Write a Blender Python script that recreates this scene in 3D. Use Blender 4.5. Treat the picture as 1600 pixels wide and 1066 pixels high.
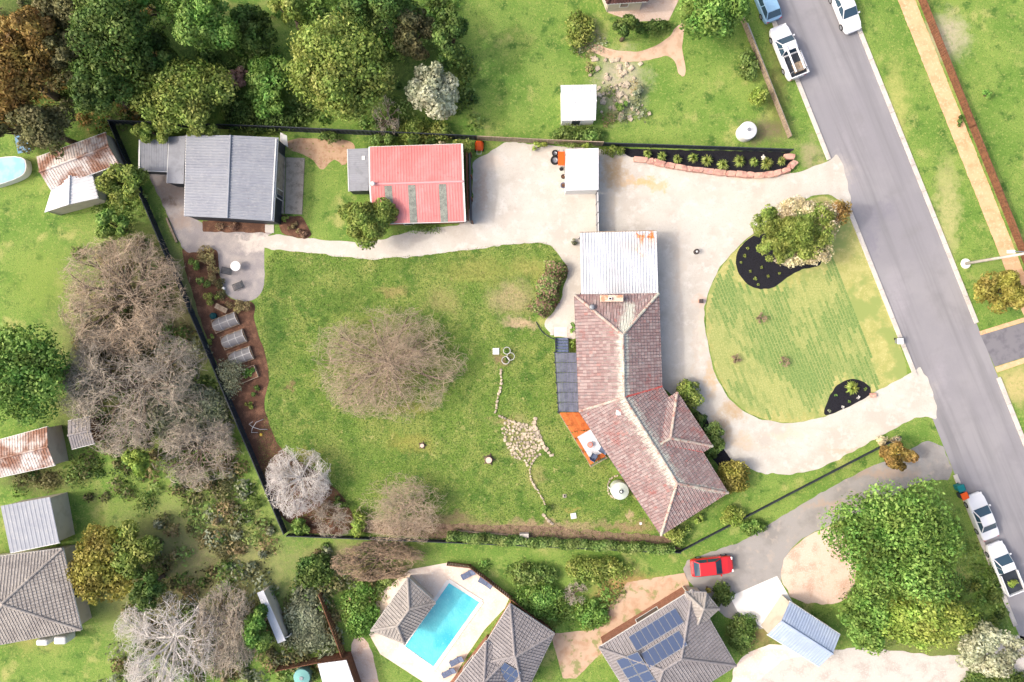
import bpy, bmesh, math, random
import numpy as np
from mathutils import Vector

for o in list(bpy.data.objects):
    bpy.data.objects.remove(o)
random.seed(7)
RNG = np.random.default_rng(7)
SC = bpy.context.scene
COL = SC.collection

# ------------------------------------------------------------ camera, sky, sun, exposure
CAM_H = 75.0
PXM = 16.0
cam_d = bpy.data.cameras.new('camera')
cam = bpy.data.objects.new('camera', cam_d)
COL.objects.link(cam)
cam.location = (0, 0, CAM_H)
cam.rotation_euler = (0, 0, 0)
cam_d.sensor_width = 36
cam_d.lens = 27.0
cam_d.clip_end = 2000
SC.camera = cam

SUN_EL = math.radians(43)
SUN_AZ = math.radians(5)          # light travels to +x, a little to +y
wd = bpy.data.worlds.new('World')
SC.world = wd
wd.use_nodes = True
nt = wd.node_tree
bg = nt.nodes['Background']
sky = nt.nodes.new('ShaderNodeTexSky')
sky.sky_type = 'NISHITA'
sky.sun_disc = False
sky.sun_elevation = SUN_EL
sky.sun_rotation = math.radians(265)
nt.links.new(sky.outputs[0], bg.inputs[0])
bg.inputs[1].default_value = 0.15
sky.air_density = 1.0
sky.dust_density = 7.0
sky.ozone_density = 0.3
sun_d = bpy.data.lights.new('sun', 'SUN')
sun_d.energy = 0.78
sun_d.angle = math.radians(2.5)
sun_d.color = (1.0, 0.965, 0.92)
sun = bpy.data.objects.new('sun', sun_d)
COL.objects.link(sun)
dv = Vector((math.cos(SUN_EL) * math.cos(SUN_AZ), math.cos(SUN_EL) * math.sin(SUN_AZ), -math.sin(SUN_EL)))
sun.rotation_euler = dv.to_track_quat('-Z', 'Y').to_euler()
sun.location = (-60, -5, 60)
SC.view_settings.view_transform = 'Standard'
SC.view_settings.look = 'None'
SC.view_settings.gamma = 1
SC.view_settings.exposure = 1.2
SC.render.engine = 'CYCLES'

# ------------------------------------------------------------ helpers
def W(x, y, h=0.0):
    s = (CAM_H - h) / CAM_H / PXM
    return ((x - 800) * s, (533 - y) * s, h)

def S(r, g, b, k=0.72):
    f = lambda c: (c / 12.92 if c <= 0.04045 else ((c + 0.055) / 1.055) ** 2.4)
    return (f(r / 255) * k, f(g / 255) * k, f(b / 255) * k, 1)

LO = {}
def setp(o, label=None, cat=None, group=None, kind=None):
    if label: o['label'] = label
    if cat: o['category'] = cat
    if group: o['group'] = group
    if kind: o['kind'] = kind
    return o

def thing(name, label, cat, loc=(0, 0, 0), rz=0.0, group=None, local=False):
    o = bpy.data.objects.new(name, None)
    o.empty_display_size = 0.3
    COL.objects.link(o)
    o.location = loc
    o.rotation_euler = (0, 0, rz)
    LO[o.name] = np.array((0, 0, 0) if local else loc, float)
    return setp(o, label, cat, group)

def finish(o, centre, parent):
    COL.objects.link(o)
    c = np.array(centre, float)
    LO[o.name] = c
    if parent is not None:
        o.parent = parent
        c = c - LO[parent.name]
    o.location = c
    return o

def np_mesh(name, V, F, mat, parent=None, rnd=None, smooth=False, extra=None):
    """V (n,3), F (m,k) with one k; rnd per vertex"""
    V = np.asarray(V, float)
    lo, hi = V.min(0), V.max(0)
    c = np.array(((lo[0] + hi[0]) / 2, (lo[1] + hi[1]) / 2, lo[2]))
    V = V - c
    F = np.asarray(F, np.int32)
    me = bpy.data.meshes.new(name)
    me.vertices.add(len(V))
    me.vertices.foreach_set('co', V.astype(np.float32).ravel())
    k = F.shape[1]
    me.loops.add(F.size)
    me.loops.foreach_set('vertex_index', F.ravel())
    me.polygons.add(len(F))
    me.polygons.foreach_set('loop_start', np.arange(0, F.size, k, dtype=np.int32))
    me.polygons.foreach_set('loop_total', np.full(len(F), k, np.int32))
    me.polygons.foreach_set('use_smooth', np.full(len(F), bool(smooth)))
    me.update(calc_edges=True)
    if rnd is not None:
        a = me.attributes.new('rnd', 'FLOAT', 'POINT')
        a.data.foreach_set('value', np.asarray(rnd, np.float32))
    if extra:
        for kx, vx in extra.items():
            a = me.attributes.new(kx, 'FLOAT', 'POINT')
            a.data.foreach_set('value', np.asarray(vx, np.float32))
    me.materials.append(mat)
    o = bpy.data.objects.new(name, me)
    return finish(o, c, parent)

class B:
    """mesh builder in build-frame coordinates"""
    def __init__(s):
        s.v = []; s.f = []; s.r = []
    def add(s, vs, fs, r=None):
        n = len(s.v)
        s.v += [tuple(p) for p in vs]
        s.f += [tuple(i + n for i in f) for f in fs]
        rr = random.random() if r is None else r
        s.r += [rr] * len(vs)
        return s
    def box(s, x0, x1, y0, y1, z0, z1, r=None):
        return s.prism([(x0, y0), (x1, y0), (x1, y1), (x0, y1)], z0, z1, r)
    def prism(s, pts, z0, z1, r=None, top=None):
        """pts ccw xy; top: optional other outline"""
        n = len(pts)
        t = top or pts
        vs = [(p[0], p[1], z0) for p in pts] + [(p[0], p[1], z1) for p in t]
        fs = [tuple(range(n - 1, -1, -1)), tuple(range(n, 2 * n))]
        for i in range(n):
            j = (i + 1) % n
            fs.append((i, j, n + j, n + i))
        return s.add(vs, fs, r)
    def obox(s, p, q, w, z0, z1, r=None):
        """box along p->q (xy) of width w centred on the line"""
        p = np.array(p[:2], float); q = np.array(q[:2], float)
        d = (q - p) / (np.linalg.norm(q - p) + 1e-9)
        m = np.array((-d[1], d[0])) * w / 2
        return s.prism([p - m, q - m, q + m, p + m], z0, z1, r)
    def slab(s, quad, th, r=None):
        """3d polygon (ccw from above) thickened downwards"""
        n = len(quad)
        vs = [tuple(p) for p in quad] + [(p[0], p[1], p[2] - th) for p in quad]
        fs = [tuple(range(n)), tuple(range(2 * n - 1, n - 1, -1))]
        for i in range(n):
            j = (i + 1) % n
            fs.append((j, i, n + i, n + j))
        return s.add(vs, fs, r)
    def tube(s, pts, rad, k=6, r=None, cap=True):
        pts = [np.array(p, float) for p in pts]
        n = len(pts)
        rads = rad if hasattr(rad, '__len__') else [rad] * n
        vs = []
        for i, p in enumerate(pts):
            d = pts[min(i + 1, n - 1)] - pts[max(i - 1, 0)]
            d = d / (np.linalg.norm(d) + 1e-9)
            a = np.cross(d, (0, 0, 1)) if abs(d[2]) < .9 else np.cross(d, (1, 0, 0))
            a /= np.linalg.norm(a); b = np.cross(d, a)
            for j in range(k):
                t = 2 * math.pi * j / k
                vs.append(p + rads[i] * (math.cos(t) * a + math.sin(t) * b))
        fs = []
        for i in range(n - 1):
            for j in range(k):
                j2 = (j + 1) % k
                fs.append((i * k + j, (i + 1) * k + j, (i + 1) * k + j2, i * k + j2))
        if cap:
            fs.append(tuple(range(k))); fs.append(tuple(range((n - 1) * k + k - 1, (n - 1) * k - 1, -1)))
        return s.add(vs, fs, r)
    def lathe(s, cx, cy, prof, k=20, r=None):
        """prof [(radius,z)] bottom to top"""
        vs = []
        for rad, z in prof:
            for j in range(k):
                t = 2 * math.pi * j / k
                vs.append((cx + rad * math.cos(t), cy + rad * math.sin(t), z))
        fs = []
        for i in range(len(prof) - 1):
            for j in range(k):
                j2 = (j + 1) % k
                fs.append((i * k + j, i * k + j2, (i + 1) * k + j2, (i + 1) * k + j))
        fs.append(tuple(range(k - 1, -1, -1)))
        fs.append(tuple(range((len(prof) - 1) * k, len(prof) * k)))
        return s.add(vs, fs, r)
    def loft(s, rings, r=None):
        k = len(rings[0])
        vs = [p for ring in rings for p in ring]
        fs = []
        for i in range(len(rings) - 1):
            for j in range(k):
                j2 = (j + 1) % k
                fs.append((i * k + j, i * k + j2, (i + 1) * k + j2, (i + 1) * k + j))
        fs.append(tuple(range(k - 1, -1, -1)))
        fs.append(tuple(range((len(rings) - 1) * k, len(rings) * k)))
        return s.add(vs, fs, r)
    def build(s, name, mat, parent=None, smooth=False, bevel=0):
        V = np.array(s.v, float)
        lo, hi = V.min(0), V.max(0)
        c = np.array(((lo[0] + hi[0]) / 2, (lo[1] + hi[1]) / 2, lo[2]))
        me = bpy.data.meshes.new(name)
        me.from_pydata((V - c).tolist(), [], s.f)
        a = me.attributes.new('rnd', 'FLOAT', 'POINT')
        a.data.foreach_set('value', np.array(s.r, np.float32))
        bm = bmesh.new(); bm.from_mesh(me)
        bmesh.ops.recalc_face_normals(bm, faces=bm.faces)
        if smooth:
            for f in bm.faces: f.smooth = True
        bm.to_mesh(me); bm.free()
        me.materials.append(mat)
        o = bpy.data.objects.new(name, me)
        if bevel:
            md = o.modifiers.new('bevel', 'BEVEL'); md.width = bevel; md.segments = 2; md.limit_method = 'ANGLE'
        return finish(o, c, parent)

def chaikin(pts, n=2, closed=True):
    for _ in range(n):
        out = []
        m = len(pts)
        rng = range(m) if closed else range(m - 1)
        if not closed: out.append(pts[0])
        for i in rng:
            a = pts[i]; b = pts[(i + 1) % m]
            out.append((a[0] * .75 + b[0] * .25, a[1] * .75 + b[1] * .25))
            out.append((a[0] * .25 + b[0] * .75, a[1] * .25 + b[1] * .75))
        if not closed: out.append(pts[-1])
        pts = out
    return pts

def sheet(name, px, z, mat, smooth=0, rough=0.0, kind='structure', parent=None, th=0.0):
    """flat ground sheet from pixel outline (at ground level)"""
    pts = [W(*p)[:2] for p in px]
    if smooth: pts = chaikin(pts, smooth)
    if rough:
        out = []
        m = len(pts)
        for i in range(m):
            a = np.array(pts[i]); b = np.array(pts[(i + 1) % m])
            L = np.linalg.norm(b - a); n = max(1, int(L / (0.22 + rough * 4)))
            for j in range(n):
                p = a + (b - a) * j / n
                out.append(tuple(p + RNG.normal(0, rough, 2)))
        pts = chaikin(out, 1)
    bm = bmesh.new()
    vs = [bm.verts.new((p[0], p[1], z)) for p in pts]
    f = bm.faces.new(vs)
    if f.normal.z < 0: f.normal_flip()
    f.normal_update()
    if f.normal.z < 0: f.normal_flip()
    if th:
        r = bmesh.ops.extrude_face_region(bm, geom=[f])
        for g in r['geom']:
            if isinstance(g, bmesh.types.BMVert): g.co.z += th
        bmesh.ops.recalc_face_normals(bm, faces=bm.faces)
    bmesh.ops.triangulate(bm, faces=[f2 for f2 in bm.faces if len(f2.verts) > 4])
    me = bpy.data.meshes.new(name)
    bm.to_mesh(me); bm.free()
    me.materials.append(mat)
    o = bpy.data.objects.new(name, me)
    finish(o, (0, 0, 0), parent)
    if parent is None and kind: o['kind'] = kind
    return o

def inside(x, y, poly):
    c = False
    n = len(poly)
    for i in range(n):
        x0, y0 = poly[i][:2]; x1, y1 = poly[i - 1][:2]
        if (y0 > y) != (y1 > y) and x < (x1 - x0) * (y - y0) / (y1 - y0) + x0:
            c = not c
    return c

# ------------------------------------------------------------ materials
def newmat(name):
    m = bpy.data.materials.new(name)
    m.use_nodes = True
    return m, m.node_tree, m.node_tree.nodes['Principled BSDF']

def N(nt, t, **kw):
    n = nt.nodes.new(t)
    for k, v in kw.items():
        setattr(n, k, v)
    return n

def mixc(nt, fac, a, b, blend='MIX'):
    m = N(nt, 'ShaderNodeMix', data_type='RGBA', blend_type=blend)
    if isinstance(fac, (int, float)): m.inputs[0].default_value = fac
    else: nt.links.new(fac, m.inputs[0])
    for i, c in ((6, a), (7, b)):
        if isinstance(c, tuple): m.inputs[i].default_value = c
        else: nt.links.new(c, m.inputs[i])
    return m.outputs[2]

def noise(nt, vec, scale, detail=5, rough=.6):
    n = N(nt, 'ShaderNodeTexNoise')
    n.inputs['Scale'].default_value = scale
    n.inputs['Detail'].default_value = detail
    n.inputs['Roughness'].default_value = rough
    nt.links.new(vec, n.inputs['Vector'])
    return n

def ramp(nt, val, a, b):
    m = N(nt, 'ShaderNodeMapRange', interpolation_type='SMOOTHSTEP')
    m.inputs[1].default_value = a; m.inputs[2].default_value = b
    nt.links.new(val, m.inputs[0])
    return m.outputs[0]

def mat(name, layers, rough=.9, bump=0.0, bscale=20, stains_and_shade=(), spec=.25, tint=0.0, metal=0.0, coord='pos'):
    """layers: first colour, then (colour, noise scale, lo, hi) tuples mixed on top. stains: (px,py,rx,ry,colour,strength)"""
    m, t, p = newmat(name)
    geo = N(t, 'ShaderNodeNewGeometry')
    if coord == 'obj':
        tc = N(t, 'ShaderNodeTexCoord'); vec = tc.outputs['Object']
    else:
        vec = geo.outputs['Position']
    c = layers[0]
    for i, (col, sc, lo, hi) in enumerate(layers[1:]):
        off = N(t, 'ShaderNodeVectorMath', operation='ADD')
        t.links.new(vec, off.inputs[0]); off.inputs[1].default_value = (i * 13.7, i * 7.1, i * 3.3)
        n = noise(t, off.outputs[0], sc)
        c = mixc(t, ramp(t, n.outputs[0], lo, hi), c, col)
    if stains_and_shade:
        nz = noise(t, vec, .9, 6, .65)
        d = N(t, 'ShaderNodeVectorMath', operation='MULTIPLY_ADD')
        t.links.new(nz.outputs['Color'], d.inputs[0]); d.inputs[1].default_value = (3.4, 3.4, 0)
        t.links.new(vec, d.inputs[2])
        nf = noise(t, vec, 2.6, 8, .75)
        nfr = ramp(t, nf.outputs[0], .3, .6)
        for (sx, sy, rx, ry, col, st) in stains_and_shade:
            cx, cy, _ = W(sx, sy)
            a = N(t, 'ShaderNodeVectorMath', operation='SUBTRACT')
            t.links.new(d.outputs[0], a.inputs[0]); a.inputs[1].default_value = (cx + 1.7, cy + 1.7, 0)
            b = N(t, 'ShaderNodeVectorMath', operation='DIVIDE')
            t.links.new(a.outputs[0], b.inputs[0]); b.inputs[1].default_value = (rx / PXM, ry / PXM, 1e6)
            l = N(t, 'ShaderNodeVectorMath', operation='LENGTH')
            t.links.new(b.outputs[0], l.inputs[0])
            r = N(t, 'ShaderNodeMapRange', interpolation_type='SMOOTHSTEP')
            r.inputs[1].default_value = 1.95; r.inputs[2].default_value = 1.05
            r.inputs[3].default_value = 0; r.inputs[4].default_value = st
            rg = N(t, 'ShaderNodeMath', operation='MULTIPLY_ADD')
            t.links.new(nf.outputs[0], rg.inputs[0]); rg.inputs[1].default_value = 1.5
            t.links.new(l.outputs['Value'], rg.inputs[2])
            t.links.new(rg.outputs[0], r.inputs[0])
            mm = N(t, 'ShaderNodeMath', operation='MULTIPLY')
            t.links.new(r.outputs[0], mm.inputs[0])
            ad = N(t, 'ShaderNodeMath', operation='MULTIPLY_ADD')
            t.links.new(nfr, ad.inputs[0]); ad.inputs[1].default_value = .65; ad.inputs[2].default_value = .35
            t.links.new(ad.outputs[0], mm.inputs[1])
            c = mixc(t, mm.outputs[0], c, col)
    if tint:
        at = N(t, 'ShaderNodeAttribute', attribute_name='rnd')
        mr = N(t, 'ShaderNodeMapRange')
        mr.inputs[3].default_value = 1 - tint; mr.inputs[4].default_value = 1 + tint
        t.links.new(at.outputs['Fac'], mr.inputs[0])
        vm = N(t, 'ShaderNodeVectorMath', operation='SCALE')
        if isinstance(c, tuple): vm.inputs[0].default_value = c[:3]
        else: t.links.new(c, vm.inputs[0])
        t.links.new(mr.outputs[0], vm.inputs['Scale'])
        c = vm.outputs[0]
    if isinstance(c, tuple): p.inputs['Base Color'].default_value = c
    else: t.links.new(c, p.inputs['Base Color'])
    p.inputs['Roughness'].default_value = rough
    p.inputs['Metallic'].default_value = metal
    p.inputs['Specular IOR Level'].default_value = spec
    if bump:
        n = noise(t, vec, bscale, 5, .7)
        bn = N(t, 'ShaderNodeBump')
        bn.inputs['Strength'].default_value = 1; bn.inputs['Distance'].default_value = bump
        t.links.new(n.outputs[0], bn.inputs['Height'])
        t.links.new(bn.outputs[0], p.inputs['Normal'])
    return m

def leafmat(name, cols, trans=.3):
    """cols: list of 3-4 colours from dark to light picked by rnd attribute"""
    m, t, p = newmat(name)
    at = N(t, 'ShaderNodeAttribute', attribute_name='rnd')
    cr = N(t, 'ShaderNodeValToRGB')
    el = cr.color_ramp.elements
    while len(el) < len(cols): el.new(.5)
    for i, c in enumerate(cols):
        el[i].position = i / (len(cols) - 1); el[i].color = (c[0] * 1.38, c[1] * 1.38, c[2] * 1.38, 1)
    t.links.new(at.outputs['Fac'], cr.inputs[0])
    gx = N(t, 'ShaderNodeNewGeometry'); nx = noise(t, gx.outputs['Position'], .55, 4, .6)
    hs_ = N(t, 'ShaderNodeHueSaturation')
    mr_ = N(t, 'ShaderNodeMapRange'); mr_.inputs[1].default_value = .3; mr_.inputs[2].default_value = .7; mr_.inputs[3].default_value = .475; mr_.inputs[4].default_value = .525
    mv_ = N(t, 'ShaderNodeMapRange'); mv_.inputs[1].default_value = .3; mv_.inputs[2].default_value = .7; mv_.inputs[3].default_value = .68; mv_.inputs[4].default_value = 1.25
    t.links.new(nx.outputs[0], mr_.inputs[0]); t.links.new(nx.outputs[0], mv_.inputs[0])
    t.links.new(mr_.outputs[0], hs_.inputs['Hue']); t.links.new(mv_.outputs[0], hs_.inputs['Value']); hs_.inputs['Saturation'].default_value = .92
    t.links.new(cr.outputs[0], hs_.inputs['Color']); cr = hs_
    t.links.new(cr.outputs[0], p.inputs['Base Color'])
    p.inputs['Roughness'].default_value = .6
    p.inputs['Specular IOR Level'].default_value = .25
    tr = N(t, 'ShaderNodeBsdfTranslucent')
    t.links.new(cr.outputs[0], tr.inputs[0])
    mx = N(t, 'ShaderNodeMixShader'); mx.inputs[0].default_value = trans
    t.links.new(p.outputs[0], mx.inputs[1]); t.links.new(tr.outputs[0], mx.inputs[2])
    t.links.new(mx.outputs[0], t.nodes['Material Output'].inputs[0])
    return m

def glassmat(name, col, rough=.08):
    m, t, p = newmat(name)
    p.inputs['Base Color'].default_value = col
    p.inputs['Roughness'].default_value = rough
    p.inputs['Specular IOR Level'].default_value = .6
    return m

G = {}
SOIL = S(200, 172, 140)
DRY = S(196, 182, 112)
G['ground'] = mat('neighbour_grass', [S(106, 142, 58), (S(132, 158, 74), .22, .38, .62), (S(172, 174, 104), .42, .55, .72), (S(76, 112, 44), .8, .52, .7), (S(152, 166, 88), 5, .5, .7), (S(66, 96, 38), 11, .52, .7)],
    bump=.05, bscale=9, stains_and_shade=[
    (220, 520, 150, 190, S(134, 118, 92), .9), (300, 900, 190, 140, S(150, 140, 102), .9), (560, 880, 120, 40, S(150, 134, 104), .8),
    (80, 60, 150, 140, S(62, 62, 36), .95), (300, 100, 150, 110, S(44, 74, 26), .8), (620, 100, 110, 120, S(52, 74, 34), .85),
    (970, 130, 48, 60, S(196, 184, 162), .9), (925, 60, 22, 30, S(190, 170, 140), .7), (1195, 205, 50, 22, S(128, 108, 92), .85), (1215, 120, 22, 110, S(96, 96, 54), .8),  # dark verge strip between side fence and road: tree shadow painted into the grass
    (1480, 60, 40, 45, S(200, 186, 160), .85), (1400, 180, 22, 110, S(190, 186, 112), .7), (1480, 330, 24, 100, S(200, 190, 134), .7),
    (1590, 600, 40, 40, S(210, 186, 134), .8), (1300, 330, 40, 30, S(170, 160, 96), .6), (1265, 240, 22, 30, S(180, 162, 130), .7),
    (980, 925, 60, 40, S(186, 140, 100), .9), (1180, 985, 45, 40, S(150, 120, 90), .8), (1450, 1000, 130, 60, S(120, 112, 76), .6),
    (60, 985, 60, 40, S(182, 170, 102), .6), (110, 640, 60, 60, S(90, 88, 56), .6), (60, 750, 70, 30, S(110, 92, 74), .8), (590, 925, 60, 40, S(120, 128, 84), .6), (80, 440, 80, 60, S(130, 152, 66), .6)])
for _k, _n, _t in (('lawn', 'back_lawn_grass', 0), ('blades', 'lawn_blades', .45)):
    G[_k] = mat(_n, [S(112, 142, 58), (S(144, 158, 80), .3, .38, .66), (S(86, 122, 46), .7, .5, .66), (S(168, 170, 102), 1.6, .56, .73), (S(80, 114, 42), 7, .5, .64), (S(190, 186, 132), 10, .57, .7), (S(56, 82, 28), 12, .58, .7)],
    bump=.04, bscale=14, tint=_t, stains_and_shade=[
    (800, 465, 46, 30, SOIL, .6), (745, 425, 60, 26, S(170, 166, 92), .6), (830, 420, 40, 20, S(180, 172, 100), .65), (690, 470, 40, 22, S(186, 168, 116), .5), (815, 505, 40, 12, S(210, 182, 150), .9), (612, 455, 26, 14, S(184, 160, 110), .6),
    (640, 690, 45, 18, S(170, 160, 84), .6), (640, 640, 40, 12, S(178, 166, 92), .5), (480, 715, 26, 16, S(172, 154, 90), .6), (700, 815, 70, 14, S(150, 128, 100), .85), (850, 822, 120, 10, S(176, 150, 122), .9), (980, 825, 50, 9, S(168, 138, 112), .85),
    (890, 795, 20, 6, S(178, 162, 94), .7), (985, 808, 8, 10, S(206, 180, 146), .8), (453, 603, 9, 7, S(150, 118, 92), .8), (430, 520, 22, 60, S(66, 104, 40), .7), (450, 440, 40, 26, S(84, 118, 44), .6), (510, 580, 16, 60, S(96, 128, 36), .5),
    (782, 560, 18, 14, S(150, 124, 98), .85), (818, 690, 32, 34, S(176, 158, 124), .75), (790, 660, 30, 12, S(184, 164, 116), .6), (540, 470, 60, 26, S(84, 116, 44), .6), (700, 775, 30, 16, S(70, 104, 44), .7), (840, 745, 16, 20, S(176, 160, 110), .5), (600, 565, 100, 78, S(150, 142, 88), .55)])
G['turf'] = mat('front_turf', [S(168, 170, 100), (S(186, 182, 116), 1.2, .4, .65), (S(206, 198, 138), 8, .5, .75), (S(150, 164, 94), .5, .48, .6)], bump=.03, bscale=16)
G['gravel'] = mat('pale_gravel', [S(226, 220, 209, .6), (S(213, 205, 193, .6), .3, .42, .64), (S(234, 229, 220, .6), 1.3, .48, .7), (S(206, 198, 188, .62), 7, .54, .74), (S(188, 178, 166, .62), 16, .57, .74)], bump=.012, bscale=45, stains_and_shade=[
    (960, 268, 24, 32, S(186, 154, 108), .9), (1005, 285, 38, 9, S(222, 176, 112), .85), (955, 320, 14, 26, S(206, 190, 166), .5), (1030, 295, 14, 8, S(222, 178, 118), .7),  # brown patch right of the white shed: damp soil with painted-in shadow
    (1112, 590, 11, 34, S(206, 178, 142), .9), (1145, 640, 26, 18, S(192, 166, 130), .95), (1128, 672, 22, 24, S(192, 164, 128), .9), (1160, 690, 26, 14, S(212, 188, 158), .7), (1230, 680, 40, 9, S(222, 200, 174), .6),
    (750, 295, 14, 50, S(184, 164, 148), .8), (650, 372, 30, 9, S(190, 182, 176), .5), (765, 250, 24, 18, S(226, 206, 186), .6), (1180, 275, 60, 7, S(226, 202, 178), .6), (875, 500, 18, 10, S(236, 222, 208), .6), (1097, 520, 8, 60, S(228, 206, 184), .5), (1094, 470, 10, 9, S(220, 184, 164), .8),
    (1340, 705, 60, 8, S(190, 170, 144), .7), (1062, 420, 5, 110, S(212, 200, 186, .66), .7), (1086, 560, 5, 90, S(210, 196, 180, .66), .7), (1180, 700, 60, 5, S(212, 198, 182, .66), .7), (1080, 305, 150, 7, S(214, 204, 190, .66), .6), (830, 340, 90, 8, S(212, 202, 190, .66), .6), (1300, 668, 80, 6, S(210, 198, 182, .66), .6), (560, 390, 90, 4, S(216, 206, 196, .66), .6), (1040, 560, 12, 60, S(222, 210, 194), .4)])
G['grey_gravel'] = mat('grey_gravel', [S(158, 152, 152), (S(182, 174, 168), .6, .4, .65), (S(122, 116, 118), 26, .5, .7), (S(206, 198, 188), 40, .6, .75)], bump=.015, bscale=40, stains_and_shade=[
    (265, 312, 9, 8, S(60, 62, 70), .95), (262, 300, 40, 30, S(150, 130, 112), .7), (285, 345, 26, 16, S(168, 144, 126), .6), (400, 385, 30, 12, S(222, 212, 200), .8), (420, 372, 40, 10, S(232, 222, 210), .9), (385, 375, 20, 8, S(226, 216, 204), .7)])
G['mulch'] = mat('brown_mulch', [S(104, 74, 58), (S(142, 104, 82), 1.1, .45, .65), (S(70, 50, 42), 16, .48, .66), (S(170, 130, 104), 34, .6, .74)], bump=.05, bscale=28)
G['black_mulch'] = mat('black_mulch', [S(36, 36, 44), (S(22, 22, 28), 9, .45, .65), (S(66, 64, 70), 36, .62, .76)], bump=.05, bscale=26)
G['litter'] = mat('dry_bed_soil', [S(150, 124, 104), (S(96, 74, 62), 2.2, .45, .65), (S(186, 160, 134), 14, .5, .7), (S(74, 60, 50), 26, .55, .7)], bump=.06, bscale=18)
G['asphalt'] = mat('street_asphalt', [S(172, 170, 176, .5), (S(182, 180, 184, .5), .12, .42, .62), (S(164, 162, 166, .5), .35, .5, .8), (S(190, 186, 190, .5), 30, .55, .75)], bump=.006, bscale=60, stains_and_shade=[
    (1375, 330, 34, 22, S(150, 147, 162, .5), .5), (1362, 380, 14, 30, S(150, 147, 164, .5), .5), (1330, 250, 24, 90, S(194, 190, 196, .5), .6), (1400, 470, 20, 60, S(196, 192, 198, .5), .6), (1465, 600, 18, 60, S(196, 192, 198, .5), .5), (1310, 270, 30, 30, S(224, 216, 206, .5), .7), (1445, 625, 24, 34, S(220, 214, 206, .5), .7)])
t_ = G['asphalt'].node_tree; p_ = t_.nodes['Principled BSDF']; c_ = p_.inputs['Base Color'].links[0].from_socket
g_ = N(t_, 'ShaderNodeNewGeometry'); mp = N(t_, 'ShaderNodeMapping', vector_type='POINT'); mp.inputs['Scale'].default_value = (.035, .7, 1)
vr = N(t_, 'ShaderNodeVectorRotate', rotation_type='Z_AXIS'); vr.inputs['Angle'].default_value = math.radians(68.2)
t_.links.new(g_.outputs['Position'], vr.inputs['Vector']); t_.links.new(vr.outputs[0], mp.inputs['Vector'])
c_ = mixc(t_, ramp(t_, noise(t_, mp.outputs[0], 1.0, 5, .6).outputs[0], .44, .74), c_, S(152, 151, 155, .5))
t_.links.new(c_, p_.inputs['Base Color'])
G['dark_asphalt'] = mat('dark_asphalt', [S(140, 138, 144, .6), (S(124, 122, 130, .6), 1.2, .45, .65)], bump=.005, bscale=60)
G['concrete'] = mat('pale_concrete', [S(206, 200, 192), (S(188, 180, 172), .8, .45, .65), (S(220, 214, 206), 7, .5, .7)], bump=.004, bscale=30)
G['slab'] = mat('weathered_concrete', [S(178, 168, 154), (S(150, 140, 126), 1.8, .45, .65), (S(196, 186, 172), 12, .52, .7)], bump=.006, bscale=30)
G['white_concrete'] = mat('white_concrete', [S(240, 238, 234), (S(224, 220, 214), .6, .45, .65)], bump=.004, bscale=30)
G['sand_paving'] = mat('cream_paving', [S(244, 226, 208), (S(232, 210, 190), .9, .45, .65), (S(250, 240, 228), 6, .5, .7)], bump=.004, bscale=30)
G['tan_path'] = mat('tan_path', [S(226, 184, 142), (S(212, 166, 124), .8, .45, .65), (S(232, 200, 166), 5, .5, .7)], bump=.004, bscale=30)
G['grey_drive'] = mat('grey_drive', [S(178, 174, 170, .6), (S(160, 156, 152, .6), .35, .45, .65), (S(192, 182, 172, .6), 1.4, .52, .72), (S(150, 142, 134, .6), 20, .58, .72)], bump=.01, bscale=40, stains_and_shade=[(1375, 740, 70, 10, S(184, 160, 140), .7), (1300, 790, 60, 8, S(186, 160, 138), .6)])
G['pink_gravel'] = mat('pinkish_gravel', [S(222, 198, 180), (S(204, 172, 152), .7, .45, .65), (S(232, 214, 200), 9, .5, .7)], bump=.012, bscale=40)
# metal, paint, etc
G['zinc'] = mat('grey_metal_roof', [S(186, 192, 204, .47), (S(176, 182, 196, .47), .8, .4, .65), (S(198, 202, 210, .47), 3, .5, .7), (S(150, 132, 126, .47), 5, .66, .76)], rough=.5, spec=.3, tint=.04)
G['zinc2'] = mat('dull_metal_roof', [S(170, 174, 184, .47), (S(156, 160, 170, .47), 1.5, .45, .65), (S(140, 122, 116, .47), 6, .64, .76)], rough=.55, spec=.3, tint=.04)
G['red_roof'] = mat('faded_red_metal_roof', [S(240, 146, 144, .58), (S(244, 162, 160, .58), .5, .4, .65), (S(230, 130, 128, .58), 3, .55, .75), (S(206, 120, 112, .58), 6, .64, .76)], rough=.6, tint=.035)
G['sky_sheet'] = mat('weathered_translucent_sheet', [S(128, 132, 124), (S(152, 156, 146), 2.5, .4, .62), (S(96, 100, 94), 12, .5, .68)], rough=.5)
G['white_roof'] = mat('white_metal_roof', [S(240, 241, 244, .66), (S(230, 231, 234, .66), 1.2, .45, .7)], rough=.5, tint=.03)
G['carport_roof'] = mat('galvanised_roof', [S(228, 232, 238, .62), (S(214, 216, 220, .62), .7, .45, .68), (S(204, 198, 194, .62), 4, .62, .78)], rough=.45, tint=.05, stains_and_shade=[
    (993, 378, 5, 13, S(220, 128, 40), 1.2), (1008, 376, 6, 12, S(214, 120, 36), 1.2), (1014, 385, 10, 10, S(206, 178, 160), .6), (993, 398, 4, 8, S(226, 176, 120), .8), (985, 390, 30, 14, S(206, 196, 188), .7)])
G['rust_roof'] = mat('rusty_roof', [S(226, 216, 210), (S(150, 108, 88), .45, .42, .6), (S(186, 160, 146), 3, .5, .7)], rough=.7, tint=.05)
G['blue_roof'] = mat('blue_grey_roof', [S(158, 174, 200), (S(172, 186, 208), .6, .4, .65)], rough=.5, tint=.03)
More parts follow.
